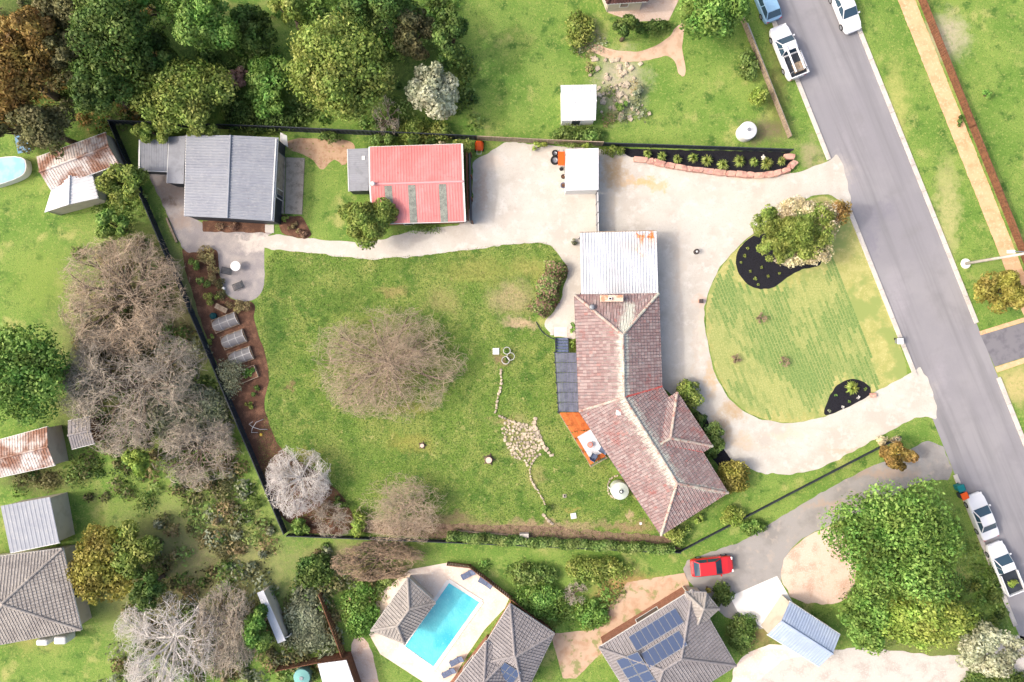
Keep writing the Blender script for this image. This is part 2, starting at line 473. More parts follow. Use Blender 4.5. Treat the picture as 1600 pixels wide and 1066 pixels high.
G['grey_roof'] = mat('grey_tiled_roof', [S(166, 160, 154), (S(148, 142, 138), .7, .4, .65), (S(184, 178, 172), 5, .5, .7)], rough=.85, tint=.05)
G['brown_roof'] = mat('grey_brown_tiled_roof', [S(154, 149, 150, .62), (S(166, 161, 162, .62), .7, .4, .65), (S(142, 138, 140, .62), 4, .5, .7)], rough=.85, tint=.04)
G['maroon_roof'] = mat('maroon_roof', [S(78, 52, 50), (S(96, 66, 60), 1, .4, .65)], rough=.8, tint=.1)
G['charcoal'] = mat('charcoal_paint', [S(52, 58, 66), (S(62, 68, 76), 1.5, .45, .65)], rough=.6)
G['gutter'] = mat('dark_gutter', [S(84, 74, 72)], rough=.5)
G['white'] = mat('white_paint', [S(236, 236, 234), (S(222, 222, 220), 2, .5, .7)], rough=.6)
G['black'] = mat('black_plastic', [S(26, 27, 30)], rough=.6)
G['teal'] = mat('teal_plastic', [S(24, 124, 128)], rough=.5)
G['orange'] = mat('orange_paint', [S(240, 96, 30)], rough=.45)
G['steel'] = mat('grey_steel', [S(150, 154, 160)], rough=.45, metal=.3)
G['brick'] = mat('brick_wall', [S(164, 118, 96), (S(142, 98, 80), 5, .45, .6)], rough=.9)
G['cream_wall'] = mat('cream_wall', [S(214, 204, 186), (S(200, 190, 172), 1, .45, .65)], rough=.85)
G['timber'] = mat('weathered_timber', [S(170, 152, 130), (S(138, 122, 104), 4, .45, .65)], rough=.9, tint=.12)
G['brown_timber'] = mat('brown_fence_timber', [S(128, 88, 66), (S(100, 68, 54), 4, .45, .65)], rough=.9, tint=.15)
G['orange_timber'] = mat('oiled_decking', [S(218, 122, 62), (S(196, 100, 48), 2.2, .45, .65), (S(232, 146, 88), 6, .55, .7)], rough=.6, tint=.12)
G['grey_deck'] = mat('grey_decking', [S(122, 126, 144), (S(108, 112, 130), 2.5, .45, .65)], rough=.7, tint=.1)
G['rug'] = mat('white_rug', [S(226, 228, 234), (S(204, 208, 220), 5, .5, .6), (S(238, 238, 240), 12, .5, .7)], rough=.95)
G['bark'] = mat('bark', [S(118, 102, 88), (S(86, 74, 64), 6, .45, .65)], rough=.95)
G['limb'] = mat('limb_bark', [S(140, 124, 106), (S(112, 98, 84), 5, .45, .65)], rough=.95)
G['stone'] = mat('pink_sandstone', [S(208, 164, 148), (S(186, 138, 126), 1.4, .45, .62), (S(222, 186, 160), 4, .5, .7), (S(170, 150, 160), .6, .58, .68)], rough=.9, bump=.03, bscale=8)
G['cream_stone'] = mat('cream_stone', [S(206, 192, 168), (S(180, 164, 142), 3, .45, .65), (S(160, 148, 134), 1.1, .5, .66)], rough=.9, bump=.03, bscale=9)
G['net'] = mat('white_net', [S(206, 208, 212), (S(188, 190, 194), 6, .45, .65)], rough=.7)
_nt = G['net'].node_tree; _p = _nt.nodes['Principled BSDF']; _p.inputs['Alpha'].default_value = .5
_tl = _nt.nodes.new('ShaderNodeBsdfTranslucent'); _tl.inputs[0].default_value = S(206, 208, 212)
_mx = _nt.nodes.new('ShaderNodeMixShader'); _mx.inputs[0].default_value = .4
_nt.links.new(_p.outputs[0], _mx.inputs[1]); _nt.links.new(_tl.outputs[0], _mx.inputs[2]); _nt.links.new(_mx.outputs[0], _nt.nodes['Material Output'].inputs[0])
G['tank'] = mat('pale_green_tank', [S(206, 216, 204)], rough=.5)
G['fabric'] = mat('blue_grey_fabric', [S(96, 108, 136), (S(120, 132, 156), 8, .45, .65)], rough=.9)
G['clay'] = mat('terracotta', [S(206, 126, 104)], rough=.8)
G['glass'] = glassmat('window_glass', (.02, .03, .04, 1))
G['windscreen'] = glassmat('car_glass', (.03, .06, .09, 1), .05)
G['panel'] = glassmat('solar_cell', S(64, 80, 112), .15)
G['rubber'] = mat('tyre_rubber', [S(40, 40, 42)], rough=.85)
def paint(name, c):
    m, t, p = newmat(name)
    p.inputs['Base Color'].default_value = c
    p.inputs['Roughness'].default_value = .25
    p.inputs['Coat Weight'].default_value = .5
    return m
G['car_white'] = paint('white_car_paint', S(236, 238, 242))
G['car_blue'] = paint('blue_car_paint', S(150, 190, 222))
G['car_red'] = paint('red_car_paint', S(214, 40, 44))
G['lamp_red'] = glassmat('red_lens', (.5, .02, .02, 1))
G['lamp_white'] = glassmat('clear_lens', (.7, .7, .7, 1))
m, t, p = newmat('pool_water')
p.inputs['Base Color'].default_value = S(70, 208, 224)
p.inputs['Roughness'].default_value = .08
p.inputs['Specular IOR Level'].default_value = .5
tg = N(t, 'ShaderNodeNewGeometry'); nn = noise(t, tg.outputs['Position'], 1.5, 3)
nd = noise(t, tg.outputs['Position'], .28, 2); n3 = noise(t, tg.outputs['Position'], 3.5, 4, .7)
c_ = mixc(t, nn.outputs[0], S(84, 206, 220), S(124, 226, 234)); c_ = mixc(t, ramp(t, nd.outputs[0], .4, .62), c_, S(66, 190, 212)); c_ = mixc(t, ramp(t, n3.outputs[0], .56, .76), c_, S(140, 230, 236))  # noise mottling paints caustic-like light into the water colour
t.links.new(c_, p.inputs['Base Color'])
bn = N(t, 'ShaderNodeBump'); bn.inputs['Distance'].default_value = .03
n2 = noise(t, tg.outputs['Position'], 5, 3); t.links.new(n2.outputs[0], bn.inputs['Height']); t.links.new(bn.outputs[0], p.inputs['Normal'])
G['water'] = m

# roof tile material: tint + lichen attribute
m, t, p = newmat('weathered_red_tile')
geo = N(t, 'ShaderNodeNewGeometry')
a1 = N(t, 'ShaderNodeAttribute', attribute_name='rnd'); a2 = N(t, 'ShaderNodeAttribute', attribute_name='lichen')
cr = N(t, 'ShaderNodeValToRGB')
for i, (ps, c) in enumerate([(0, S(158, 130, 128, .6)), (.35, S(170, 144, 142, .6)), (.65, S(180, 157, 154, .6)), (.92, S(192, 173, 169, .6)), (1, S(180, 128, 122, .6))]):
    if i > 1: cr.color_ramp.elements.new(ps)
    el = cr.color_ramp.elements[i] if i < 2 else [e for e in cr.color_ramp.elements if abs(e.position - ps) < 1e-4][0]
    el.position = ps; el.color = c
t.links.new(a1.outputs['Fac'], cr.inputs[0])
n1 = noise(t, geo.outputs['Position'], .5, 5); c = mixc(t, ramp(t, n1.outputs[0], .56, .78), cr.outputs[0], S(178, 112, 106, .6))
n1 = noise(t, geo.outputs['Position'], 3.2, 6, .7); c = mixc(t, ramp(t, n1.outputs[0], .5, .68), c, S(160, 152, 152, .6))
n1 = noise(t, geo.outputs['Position'], 9, 5, .7); c = mixc(t, ramp(t, n1.outputs[0], .56, .72), c, S(204, 190, 182, .6))
n1 = noise(t, geo.outputs['Position'], 2.2, 6, .7)
ad = N(t, 'ShaderNodeMath', operation='ADD'); t.links.new(n1.outputs[0], ad.inputs[0]); t.links.new(a2.outputs['Fac'], ad.inputs[1])
c = mixc(t, ramp(t, ad.outputs[0], .72, 1.05), c, S(204, 206, 194, .68))
t.links.new(c, p.inputs['Base Color']); p.inputs['Roughness'].default_value = .85
p.inputs['Specular IOR Level'].default_value = .2
G['tile'] = m
G['ridge'] = mat('ridge_cap', [S(196, 176, 166, .66), (S(196, 198, 184, .66), 1.2, .42, .6), (S(176, 124, 112, .66), 3, .5, .66), (S(140, 124, 118, .66), 7, .55, .7)], rough=.85, tint=.12)
G['red_ridge'] = mat('red_valley', [S(204, 96, 90), (S(214, 140, 128), 3, .5, .7)], rough=.85, tint=.1)

L = {}
L['olive'] = leafmat('olive_leaf', [S(64, 84, 26), S(112, 134, 46), S(146, 162, 68), S(178, 186, 98)])
L['bright'] = leafmat('bright_leaf', [S(48, 82, 24), S(92, 132, 44), S(128, 164, 66), S(152, 182, 88)])
L['dark'] = leafmat('dark_leaf', [S(38, 60, 22), S(70, 98, 36), S(98, 124, 50), S(126, 146, 68)])
L['rust'] = leafmat('rust_leaf', [S(74, 62, 26), S(124, 100, 42), S(166, 134, 62), S(190, 160, 88)])
L['brown'] = leafmat('brown_leaf', [S(62, 62, 38), S(94, 94, 56), S(122, 120, 74), S(144, 142, 94)])
L['silver'] = leafmat('silver_leaf', [S(124, 128, 96), S(164, 168, 134), S(196, 198, 166), S(216, 216, 190)])
L['lime'] = leafmat('lime_leaf', [S(88, 112, 30), S(130, 154, 50), S(160, 180, 72), S(184, 198, 98)])
L['gold'] = leafmat('gold_leaf', [S(86, 84, 26), S(128, 124, 42), S(158, 150, 60), S(182, 174, 88)])
L['cream'] = leafmat('cream_blossom', [S(140, 124, 84), S(196, 182, 136), S(226, 214, 176), S(240, 230, 202)])
L['hedge'] = leafmat('hedge_leaf', [S(52, 78, 26), S(92, 122, 46), S(126, 152, 70), S(150, 168, 92)])
L['bronze'] = leafmat('bronze_leaf', [S(96, 70, 56), S(140, 108, 86), S(176, 146, 118), S(112, 122, 66)])
L['greygreen'] = leafmat('grey_green_leaf', [S(84, 92, 66), S(122, 130, 98), S(150, 156, 124), S(174, 178, 148)])
L['straw'] = leafmat('straw_grass', [S(98, 88, 52), S(138, 122, 78), S(164, 148, 102), S(132, 132, 72)])
L['pink'] = leafmat('pinkish_leaf', [S(140, 100, 84), S(186, 146, 126), S(204, 166, 146), S(214, 184, 164)])
L['white'] = leafmat('white_petal', [S(200, 198, 190), S(232, 230, 222), S(244, 242, 236), S(250, 250, 246)])
T = {}
T['tan'] = mat('tan_twigs', [S(206, 186, 160), (S(184, 164, 142), 1.5, .45, .65), (S(224, 206, 184), 4, .5, .7)], rough=.95, tint=.25)
T['white'] = mat('pale_grey_twigs', [S(232, 226, 220, .8), (S(212, 204, 198, .8), 2, .45, .65)], rough=.95, tint=.2)
T['grey'] = mat('grey_twigs', [S(202, 190, 172), (S(182, 170, 154), 2, .45, .65)], rough=.95, tint=.25)
T['brown'] = mat('brown_twigs', [S(184, 160, 134), (S(160, 138, 114), 2, .45, .65)], rough=.95, tint=.25)

# ------------------------------------------------------------ the ground and the paved surfaces
bm = bmesh.new()
bmesh.ops.create_grid(bm, x_segments=8, y_segments=8, size=400)
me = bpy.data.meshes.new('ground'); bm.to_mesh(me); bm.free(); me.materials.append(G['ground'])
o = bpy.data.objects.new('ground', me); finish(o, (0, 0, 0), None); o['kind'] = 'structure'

def roadx(y, side, off=0):
    return (1195.2 + y * .4 if side < 0 else 1323.6 + y * .4) + off
YA, YB = -400, 1500
sheet('road', [(roadx(YA, -1), YA), (roadx(YA, 1), YA), (roadx(YB, 1), YB), (roadx(YB, -1), YB)], .012, G['asphalt'])
# concrete kerbs, in lengths between the crossovers
def kerb(y0, y1, side):
    b = B()
    n = max(1, int((y1 - y0) / 40))
    for i in range(n):
        ya = y0 + (y1 - y0) * i / n; yb = y0 + (y1 - y0) * (i + 1) / n - .35
        p = W(roadx(ya, side), ya); q = W(roadx(yb, side), yb)
        b.obox(p, q, .42, 0, .11)
    setp(b.build('kerb', G['concrete'], bevel=.02), kind='structure')
kerb(-400, 250, -1); kerb(318, 588, -1); kerb(742, 978, -1); kerb(1040, 1500, -1)
kerb(-400, 505, 1); kerb(590, 1500, 1)

back_lawn_px = [(416, 391), (470, 393), (520, 399), (570, 404), (620, 401), (680, 397), (740, 388), (800, 380), (850, 378), (866, 384), (874, 400), (866, 420), (850, 450), (828, 490), (840, 505), (864, 528), (866, 560),
                (872, 650), (905, 705), (925, 730), (950, 722), (1040, 850), (1060, 862), (450, 835), (395, 700), (418, 640), (420, 590), (412, 540), (398, 500), (402, 470), (414, 450)]
sheet('lawn', back_lawn_px, .006, G['lawn'], 1, .03)
front_lawn_px = [(1175, 368), (1150, 390), (1125, 420), (1108, 452), (1102, 490), (1105, 530), (1116, 575), (1133, 612), (1160, 640), (1190, 655), (1225, 661), (1265, 658), (1300, 646), (1335, 631), (1372, 612), (1410, 592),
                 (1420, 582), (1400, 520), (1370, 440), (1335, 345), (1322, 320), (1290, 305), (1260, 312), (1215, 340)]
sheet('front_lawn', front_lawn_px, .010, G['turf'], 1, .03)
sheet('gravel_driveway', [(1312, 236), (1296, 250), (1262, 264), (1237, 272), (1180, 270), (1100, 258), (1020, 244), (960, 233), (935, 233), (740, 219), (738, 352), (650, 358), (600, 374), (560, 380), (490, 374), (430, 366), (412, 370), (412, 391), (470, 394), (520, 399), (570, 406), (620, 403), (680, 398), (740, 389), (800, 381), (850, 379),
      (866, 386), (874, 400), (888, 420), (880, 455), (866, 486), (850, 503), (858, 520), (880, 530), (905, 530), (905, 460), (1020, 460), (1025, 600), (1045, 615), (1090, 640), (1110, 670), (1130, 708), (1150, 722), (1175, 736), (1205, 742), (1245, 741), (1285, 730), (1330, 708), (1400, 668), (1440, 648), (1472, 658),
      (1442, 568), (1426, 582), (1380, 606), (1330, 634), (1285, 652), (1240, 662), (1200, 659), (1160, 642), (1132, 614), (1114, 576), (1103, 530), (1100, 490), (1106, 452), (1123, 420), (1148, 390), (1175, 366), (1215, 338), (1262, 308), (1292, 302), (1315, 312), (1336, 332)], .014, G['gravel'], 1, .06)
sheet('grey_gravel_yard', [(217, 225), (262, 268), (290, 285), (292, 352), (415, 355), (432, 362), (412, 372), (414, 440), (408, 460), (390, 471), (368, 470), (350, 458), (343, 430), (342, 400), (320, 398), (296, 402), (280, 380), (250, 310), (215, 240)], .010, G['grey_gravel'], 1, .04)
sheet('mulch_bed', [(278, 385), (300, 398), (335, 385), (342, 400), (342, 430), (352, 462), (372, 473), (398, 470), (396, 500), (405, 525), (418, 560), (421, 595), (412, 630), (420, 665), (436, 700), (470, 722), (505, 745), (545, 785), (560, 836), (448, 832), (400, 718), (330, 553)], .018, G['mulch'], 1, .05)
sheet('mulch_bed', [(316, 345), (418, 347), (416, 364), (316, 362)], .018, G['mulch'], 0, .05)
sheet('mulch_bed', [(432, 336), (474, 338), (488, 368), (478, 374), (440, 366)], .018, G['mulch'], 0, .05)
sheet('bare_soil', [(440, 215), (560, 218), (545, 250), (535, 262), (520, 245), (505, 270), (490, 250), (470, 240), (452, 236)], .006, mat('sandy_soil', [S(196, 164, 134), (S(176, 140, 112), 2, .45, .65), (S(140, 140, 74), 4, .58, .7)], bump=.03, bscale=20), 2, .06)
sheet('soil_strip', [(560, 812), (640, 818), (700, 818), (850, 822), (960, 832), (1030, 836), (1060, 846), (1066, 862), (560, 836)], .012, G['litter'], 1, .08)
sheet('black_mulch_bed', [(964, 232), (985, 246), (1020, 249), (1060, 257), (1110, 266), (1160, 273), (1205, 276), (1232, 268), (1240, 255), (1234, 238)], .020, G['black_mulch'], 0, .03)
sheet('black_mulch_bed', [(1180, 366), (1160, 380), (1148, 402), (1152, 425), (1166, 445), (1185, 453), (1210, 450), (1228, 435), (1250, 421), (1283, 416), (1284, 400), (1270, 380), (1230, 360)], .024, G['black_mulch'], 2, .03)
sheet('black_mulch_bed', [(1285, 650), (1293, 625), (1306, 603), (1325, 592), (1345, 593), (1358, 604), (1364, 617), (1330, 634), (1300, 647)], .024, G['black_mulch'], 2, .03)
sheet('dark_mulch_strip', [(1095, 640), (1135, 708), (1150, 730), (1120, 735), (1080, 650)], .020, G['black_mulch'], 1, .03)
# outside
sheet('footpath', [(roadx(-300, 1, 79), -300), (roadx(-300, 1, 106), -300), (roadx(700, 1, 106), 700), (roadx(700, 1, 79), 700)], .010, G['tan_path'], 0, .02)
sheet('asphalt_crossover', [(1532, 524), (1620, 498), (1720, 470), (1740, 520), (1620, 552), (1554, 573)], .016, G['dark_asphalt'])
sheet('crossover_edge', [(1530, 518), (1620, 490), (1722, 462), (1722, 469), (1620, 497), (1532, 524)], .017, G['tan_path'])
sheet('crossover_edge', [(1554, 574), (1620, 553), (1742, 521), (1742, 530), (1620, 561), (1558, 582)], .017, G['tan_path'])
sheet('shared_driveway', [(1466, 680), (1400, 712), (1330, 744), (1260, 784), (1205, 818), (1160, 846), (1112, 862), (1062, 880), (1080, 915), (1105, 930), (1125, 960), (1160, 975), (1200, 985), (1230, 945), (1218, 900), (1228, 865), (1256, 838), (1306, 817), (1375, 786), (1443, 748), (1496, 752)], .010, G['grey_drive'], 1, .04)
sheet('concrete_pad', [(1214, 900), (1140, 932), (1152, 955), (1205, 990), (1238, 940)], .020, G['white_concrete'])
sheet('pink_gravel_patch', [(1228, 866), (1256, 840), (1306, 819), (1330, 850), (1340, 900), (1320, 945), (1240, 942), (1218, 902)], .016, G['pink_gravel'], 1, .05)
sheet('lower_driveway', [(1190, 1040), (1320, 1010), (1400, 1016), (1480, 1028), (1560, 1010), (1604, 985), (1630, 1045), (1560, 1080), (1400, 1120), (1150, 1150)], .012, G['concrete'], 1, .05)
sheet('pale_soil', [(1150, 1030), (1200, 1005), (1240, 1010), (1330, 1020), (1300, 1066), (1140, 1080)], .008, G['sand_paving'], 1, .05)
sheet('garden_path', [(905, 62), (925, 66), (960, 80), (1000, 82), (1040, 66), (1056, 40), (1070, 36), (1068, 56), (1064, 75), (1074, 118), (1062, 122), (1050, 84), (1020, 93), (985, 98), (950, 92), (910, 76)], .010, mat('dirt_path', [S(214, 184, 158), (S(196, 166, 138), 1.5, .45, .65)], bump=.02), 2, .05)
sheet('brick_paving', [(965, -30), (1075, -30), (1045, 32), (990, 34), (950, 20)], .010, G['pink_gravel'])
sheet('pool_paving', [(640, 890), (701, 879), (731, 884), (770, 908), (797, 932), (789, 950), (757, 984), (731, 1022), (700, 1075), (668, 1070), (594, 1022), (576, 990), (590, 930)], .012, G['sand_paving'], 0)
sheet('lower_garden_soil', [(560, 990), (580, 1010), (590, 1060), (600, 1090), (560, 1090), (545, 1010)], .010, G['pink_gravel'], 1, .04)
sheet('court_paving', [(860, 990), (925, 985), (980, 910), (1070, 895), (1080, 925), (990, 970), (900, 1060), (880, 1060)], .010, mat('terracotta_paving', [S(204, 176, 150), (S(190, 156, 128), 1.2, .45, .65), (S(150, 150, 100), .8, .55, .65)], bump=.01), 0, .02)
sheet('concrete_strip', [(1162, 38), (1169, 36), (1238, 212), (1230, 214)], .012, G['concrete'])

# ------------------------------------------------------------ vegetation tools
def quads(C, Nn, size, asp, rnd, jitter=.5):
    n = len(C)
    t = RNG.normal(size=(n, 3))
    Nn = Nn + RNG.normal(0, jitter, (n, 3))
    Nn /= np.linalg.norm(Nn, axis=1)[:, None] + 1e-9
    t -= (t * Nn).sum(1)[:, None] * Nn
    t /= np.linalg.norm(t, axis=1)[:, None] + 1e-9
    b = np.cross(Nn, t)
    s = (size * RNG.uniform(.6, 1.35, n))[:, None]
    V = np.stack([C - t * s, C + b * s * asp - Nn * s * .12, C + t * s, C - b * s * asp - Nn * s * .12], 1).reshape(-1, 3)
    F = np.arange(4 * n).reshape(n, 4)
    return V, F, np.repeat(rnd, 4)

def crown_pts(c, rx, ry, rz, nclump, nleaf, cr=(.26, .42), flat=.15):
    """leaf centres and normals of a clumpy crown"""
    d = RNG.normal(size=(nclump, 3))
    d[:, 2] = np.abs(d[:, 2]) * 1.0 - flat
    d /= np.linalg.norm(d, axis=1)[:, None]
    rr = RNG.uniform(.45, .86, nclump)[:, None]
    cc = np.array(c) + d * rr * np.array((rx, ry, rz))
    rm = (rx + ry) / 2
    crs = RNG.uniform(cr[0], cr[1], nclump) * rm
    w = crs ** 2; w = w / w.sum()
    idx = RNG.choice(nclump, nleaf, p=w)
    dl = RNG.normal(size=(nleaf, 3)); dl[:, 2] = dl[:, 2] * .8 + .35
    dl /= np.linalg.norm(dl, axis=1)[:, None]
    rad = RNG.uniform(.55, 1.12, nleaf) ** .7
    sq = np.array((1, 1, min(1, rz / rm * 1.1)))
    P = cc[idx] + dl * (crs[idx] * rad)[:, None] * sq
    crnd = RNG.uniform(0, 1, nclump)
    rnd = np.clip(crnd[idx] * .5 + RNG.uniform(0, 1, nleaf) * .5, 0, 1)
    return P, dl, rnd, cc

def limb_mesh(base, targets, r0, zt):
    b = B()
    top = np.array((base[0], base[1], zt))
    bb = np.array(base, float)
    mid = bb * .5 + top * .5 + np.array((RNG.normal(0, .08), RNG.normal(0, .08), 0))
    b.tube([bb, mid, top], [r0 * 1.25, r0, r0 * .75], 8)
    for tg in targets:
        m = top * .5 + tg * .5 + RNG.normal(0, .15, 3)
        st = top + (bb - top) * RNG.uniform(0, .3)
        b.tube([st, m, tg], [r0 * .5, r0 * .32, r0 * .1], 5)
    return b

def tree(label, px, py, rx, ry, h, leaf, name='tree', cat='tree', dens=1.0, lsize=.16, group=None, bark='bark', blossom=None, base=None):
    """px,py: crown centre seen in the photo; rx,ry in photo pixels; the crown stands at its true height"""
    zc = h * .62
    k = (CAM_H - zc) / CAM_H / PXM
    cx, cy, _ = W(px, py, zc)
    rx *= k; ry *= k
    rz = h * .42
    th = thing(name, label, cat, (cx, cy, 0), group=group)
    area = math.pi * rx * ry
    ncl = int(np.clip(area * 1.3, 14, 85))
    nl = int(np.clip(area * 250 * dens, 1200, 22000))
    P, dl, rnd, cc = crown_pts((cx, cy, zc), rx, ry, rz, ncl, nl, (.16, .4))
    P[:, 2] = np.maximum(P[:, 2], .25)
    V, F, R = quads(P, dl, lsize, .62, rnd)
    tops = cc[RNG.choice(len(cc), min(9, len(cc)), replace=False)]
    limb_mesh((cx, cy, -.1), tops, .05 + .028 * h, h * .38).build('trunk', G[bark], th, smooth=True)
    np_mesh('crown', V, F, L[leaf], th, R)
    if blossom:
        sel = RNG.choice(len(P), int(nl * .35), replace=False)
        sel = sel[P[sel, 2] > zc - rz * .3]
        V, F, R = quads(P[sel] + dl[sel] * .12, dl[sel], lsize * .7, .8, RNG.uniform(0, 1, len(sel)))
        np_mesh('blossom', V, F, L[blossom], th, R)
    return th

def bush(label, px, py, rx, ry, h, leaf, name='shrub', cat='shrub', lsize=.13, dens=1.0, group=None, second=None):
    cx, cy, _ = W(px, py, h * .5)
    rx /= PXM; ry /= PXM
    th = thing(name, label, cat, (cx, cy, 0), group=group)
    area = math.pi * rx * ry
    nl = int(np.clip(area * 330 * dens, 160, 9000))
    P, dl, rnd, cc = crown_pts((cx, cy, h * .42), rx, ry, h * .52, int(np.clip(area * 5, 5, 40)), nl, (.28, .46))
    P[:, 2] = np.maximum(P[:, 2], .04)
    b = B()
    for tg in cc[:6]:
        b.tube([(cx + RNG.normal(0, .05), cy + RNG.normal(0, .05), -.02), (np.array((cx, cy, 0)) + tg) / 2, tg], [.03, .022, .01], 5)
    b.build('stem', G['bark'], th)
    if second:
        w = P[:, 2] + RNG.normal(0, .12, nl) > np.quantile(P[:, 2], .5)
        V, F, R = quads(P[w], dl[w], lsize, .6, rnd[w]); np_mesh('new_growth', V, F, L[second], th, R)
        P, dl, rnd = P[~w], dl[~w], rnd[~w]
    V, F, R = quads(P, dl, lsize, .6, rnd)
    np_mesh('foliage', V, F, L[leaf], th, R)
    return th

def tuft(label, px, py, r, leaf, name='plant', cat='plant', n=70, h=.5, group=None, wide=.045):
    """rosette of strap leaves"""
    cx, cy, _ = W(px, py, h * .4)
    r /= PXM
    a = RNG.uniform(0, 2 * math.pi, n); l = r * RNG.uniform(.35, 1.1, n)
    up = h * RNG.uniform(.3, 1.0, n)
    d = np.stack([np.cos(a), np.sin(a), 0 * a], 1); s = np.stack([-np.sin(a), np.cos(a), 0 * a], 1) * wide
    c = np.array((cx, cy, .02)) + d * .04
    m = c + d * (l * .5)[:, None]; m[:, 2] = up
    e = c + d * l[:, None]; e[:, 2] = up * .75
    V = np.stack([c - s * .5, c + s * .5, m + s, m - s, e + s * .15, e - s * .15], 1).reshape(-1, 3)
    i = np.arange(n)[:, None] * 6
    F = np.concatenate([i + np.array([[0, 1, 2, 3]]), i + np.array([[3, 2, 4, 5]])])
    o = np_mesh(name, V, F, L[leaf], None, np.repeat(RNG.uniform(0, 1, n), 6))
    return setp(o, label, cat, group)

def hedge(label, pts, width, h, leaf, name='hedge', group=None, dens=1.0, lsize=.12, second=None, ratio=.5, closed_core=True):
    P = np.array([W(*p)[:2] for p in pts])
    seg = np.linalg.norm(np.diff(P, axis=0), axis=1); Ltot = seg.sum()
    th = thing(name, label, 'hedge', (P[len(P) // 2][0], P[len(P) // 2][1], 0), group=group)
    n = int(Ltot * (width + h) * 190 * dens)
    u = RNG.uniform(0, Ltot, n); cum = np.concatenate([[0], np.cumsum(seg)])
    k = np.clip(np.searchsorted(cum, u) - 1, 0, len(seg) - 1)
    f = (u - cum[k]) / seg[k]
    base = P[k] * (1 - f)[:, None] + P[k + 1] * f[:, None]
    dd = (P[k + 1] - P[k]) / seg[k][:, None]; nn = np.stack([-dd[:, 1], dd[:, 0]], 1)
    ang = RNG.uniform(-.1, math.pi + .1, n)
    wob = 1 + .22 * np.sin(u * 2.1 + ang) + RNG.normal(0, .1, n)
    off = np.cos(ang) * width / 2 * wob
    z = np.clip(h * (.35 + .65 * np.sin(ang) * wob), .05, None)
    C = np.concatenate([base + nn * off[:, None], z[:, None]], 1)
    Nn = np.concatenate([nn * np.cos(ang)[:, None], np.sin(ang)[:, None]], 1)
    rnd = np.clip(.5 + .3 * np.sin(u * 1.3) * np.sin(u * 3.7 + 1) + RNG.uniform(-.4, .4, n), 0, 1)
    b = B()
    for i in range(int(Ltot / .8) + 1):
        uu = min(Ltot * .999, i * .8); kk = int(np.clip(np.searchsorted(cum, uu) - 1, 0, len(seg) - 1))
        q = P[kk] + (P[kk + 1] - P[kk]) * (uu - cum[kk]) / seg[kk]
        b.tube([(q[0], q[1], -.02), (q[0] + RNG.normal(0, .1), q[1] + RNG.normal(0, .1), h * .8)], [.03, .015], 5)
    b.build('stem', G['bark'], th)
    if second:
        w = RNG.uniform(0, 1, n) < ratio
        V, F, R = quads(C[w], Nn[w], lsize, .6, rnd[w]); np_mesh('new_growth', V, F, L[second], th, R)
        C, Nn, rnd = C[~w], Nn[~w], rnd[~w]
    V, F, R = quads(C, Nn, lsize, .6, rnd)
    np_mesh('foliage', V, F, L[leaf], th, R)
    return th

def tubes_np(A, Bp, ra, rb):
    """3-sided prisms for many segments"""
    n = len(A)
    d = Bp - A; d /= np.linalg.norm(d, axis=1)[:, None] + 1e-9
    h = RNG.normal(size=(n, 3)); h -= (h * d).sum(1)[:, None] * d; h /= np.linalg.norm(h, axis=1)[:, None] + 1e-9
    g = np.cross(d, h)
    V = np.zeros((n, 6, 3))
    for j in range(3):
        t = 2 * math.pi * j / 3
        o = math.cos(t) * h + math.sin(t) * g
        V[:, j] = A + o * ra[:, None]; V[:, 3 + j] = Bp + o * rb[:, None]
    i = np.arange(n)[:, None] * 6
    F = np.concatenate([i + np.array([[0, 1, 4, 3]]), i + np.array([[1, 2, 5, 4]]), i + np.array([[2, 0, 3, 5]])])
    return V.reshape(-1, 3), F

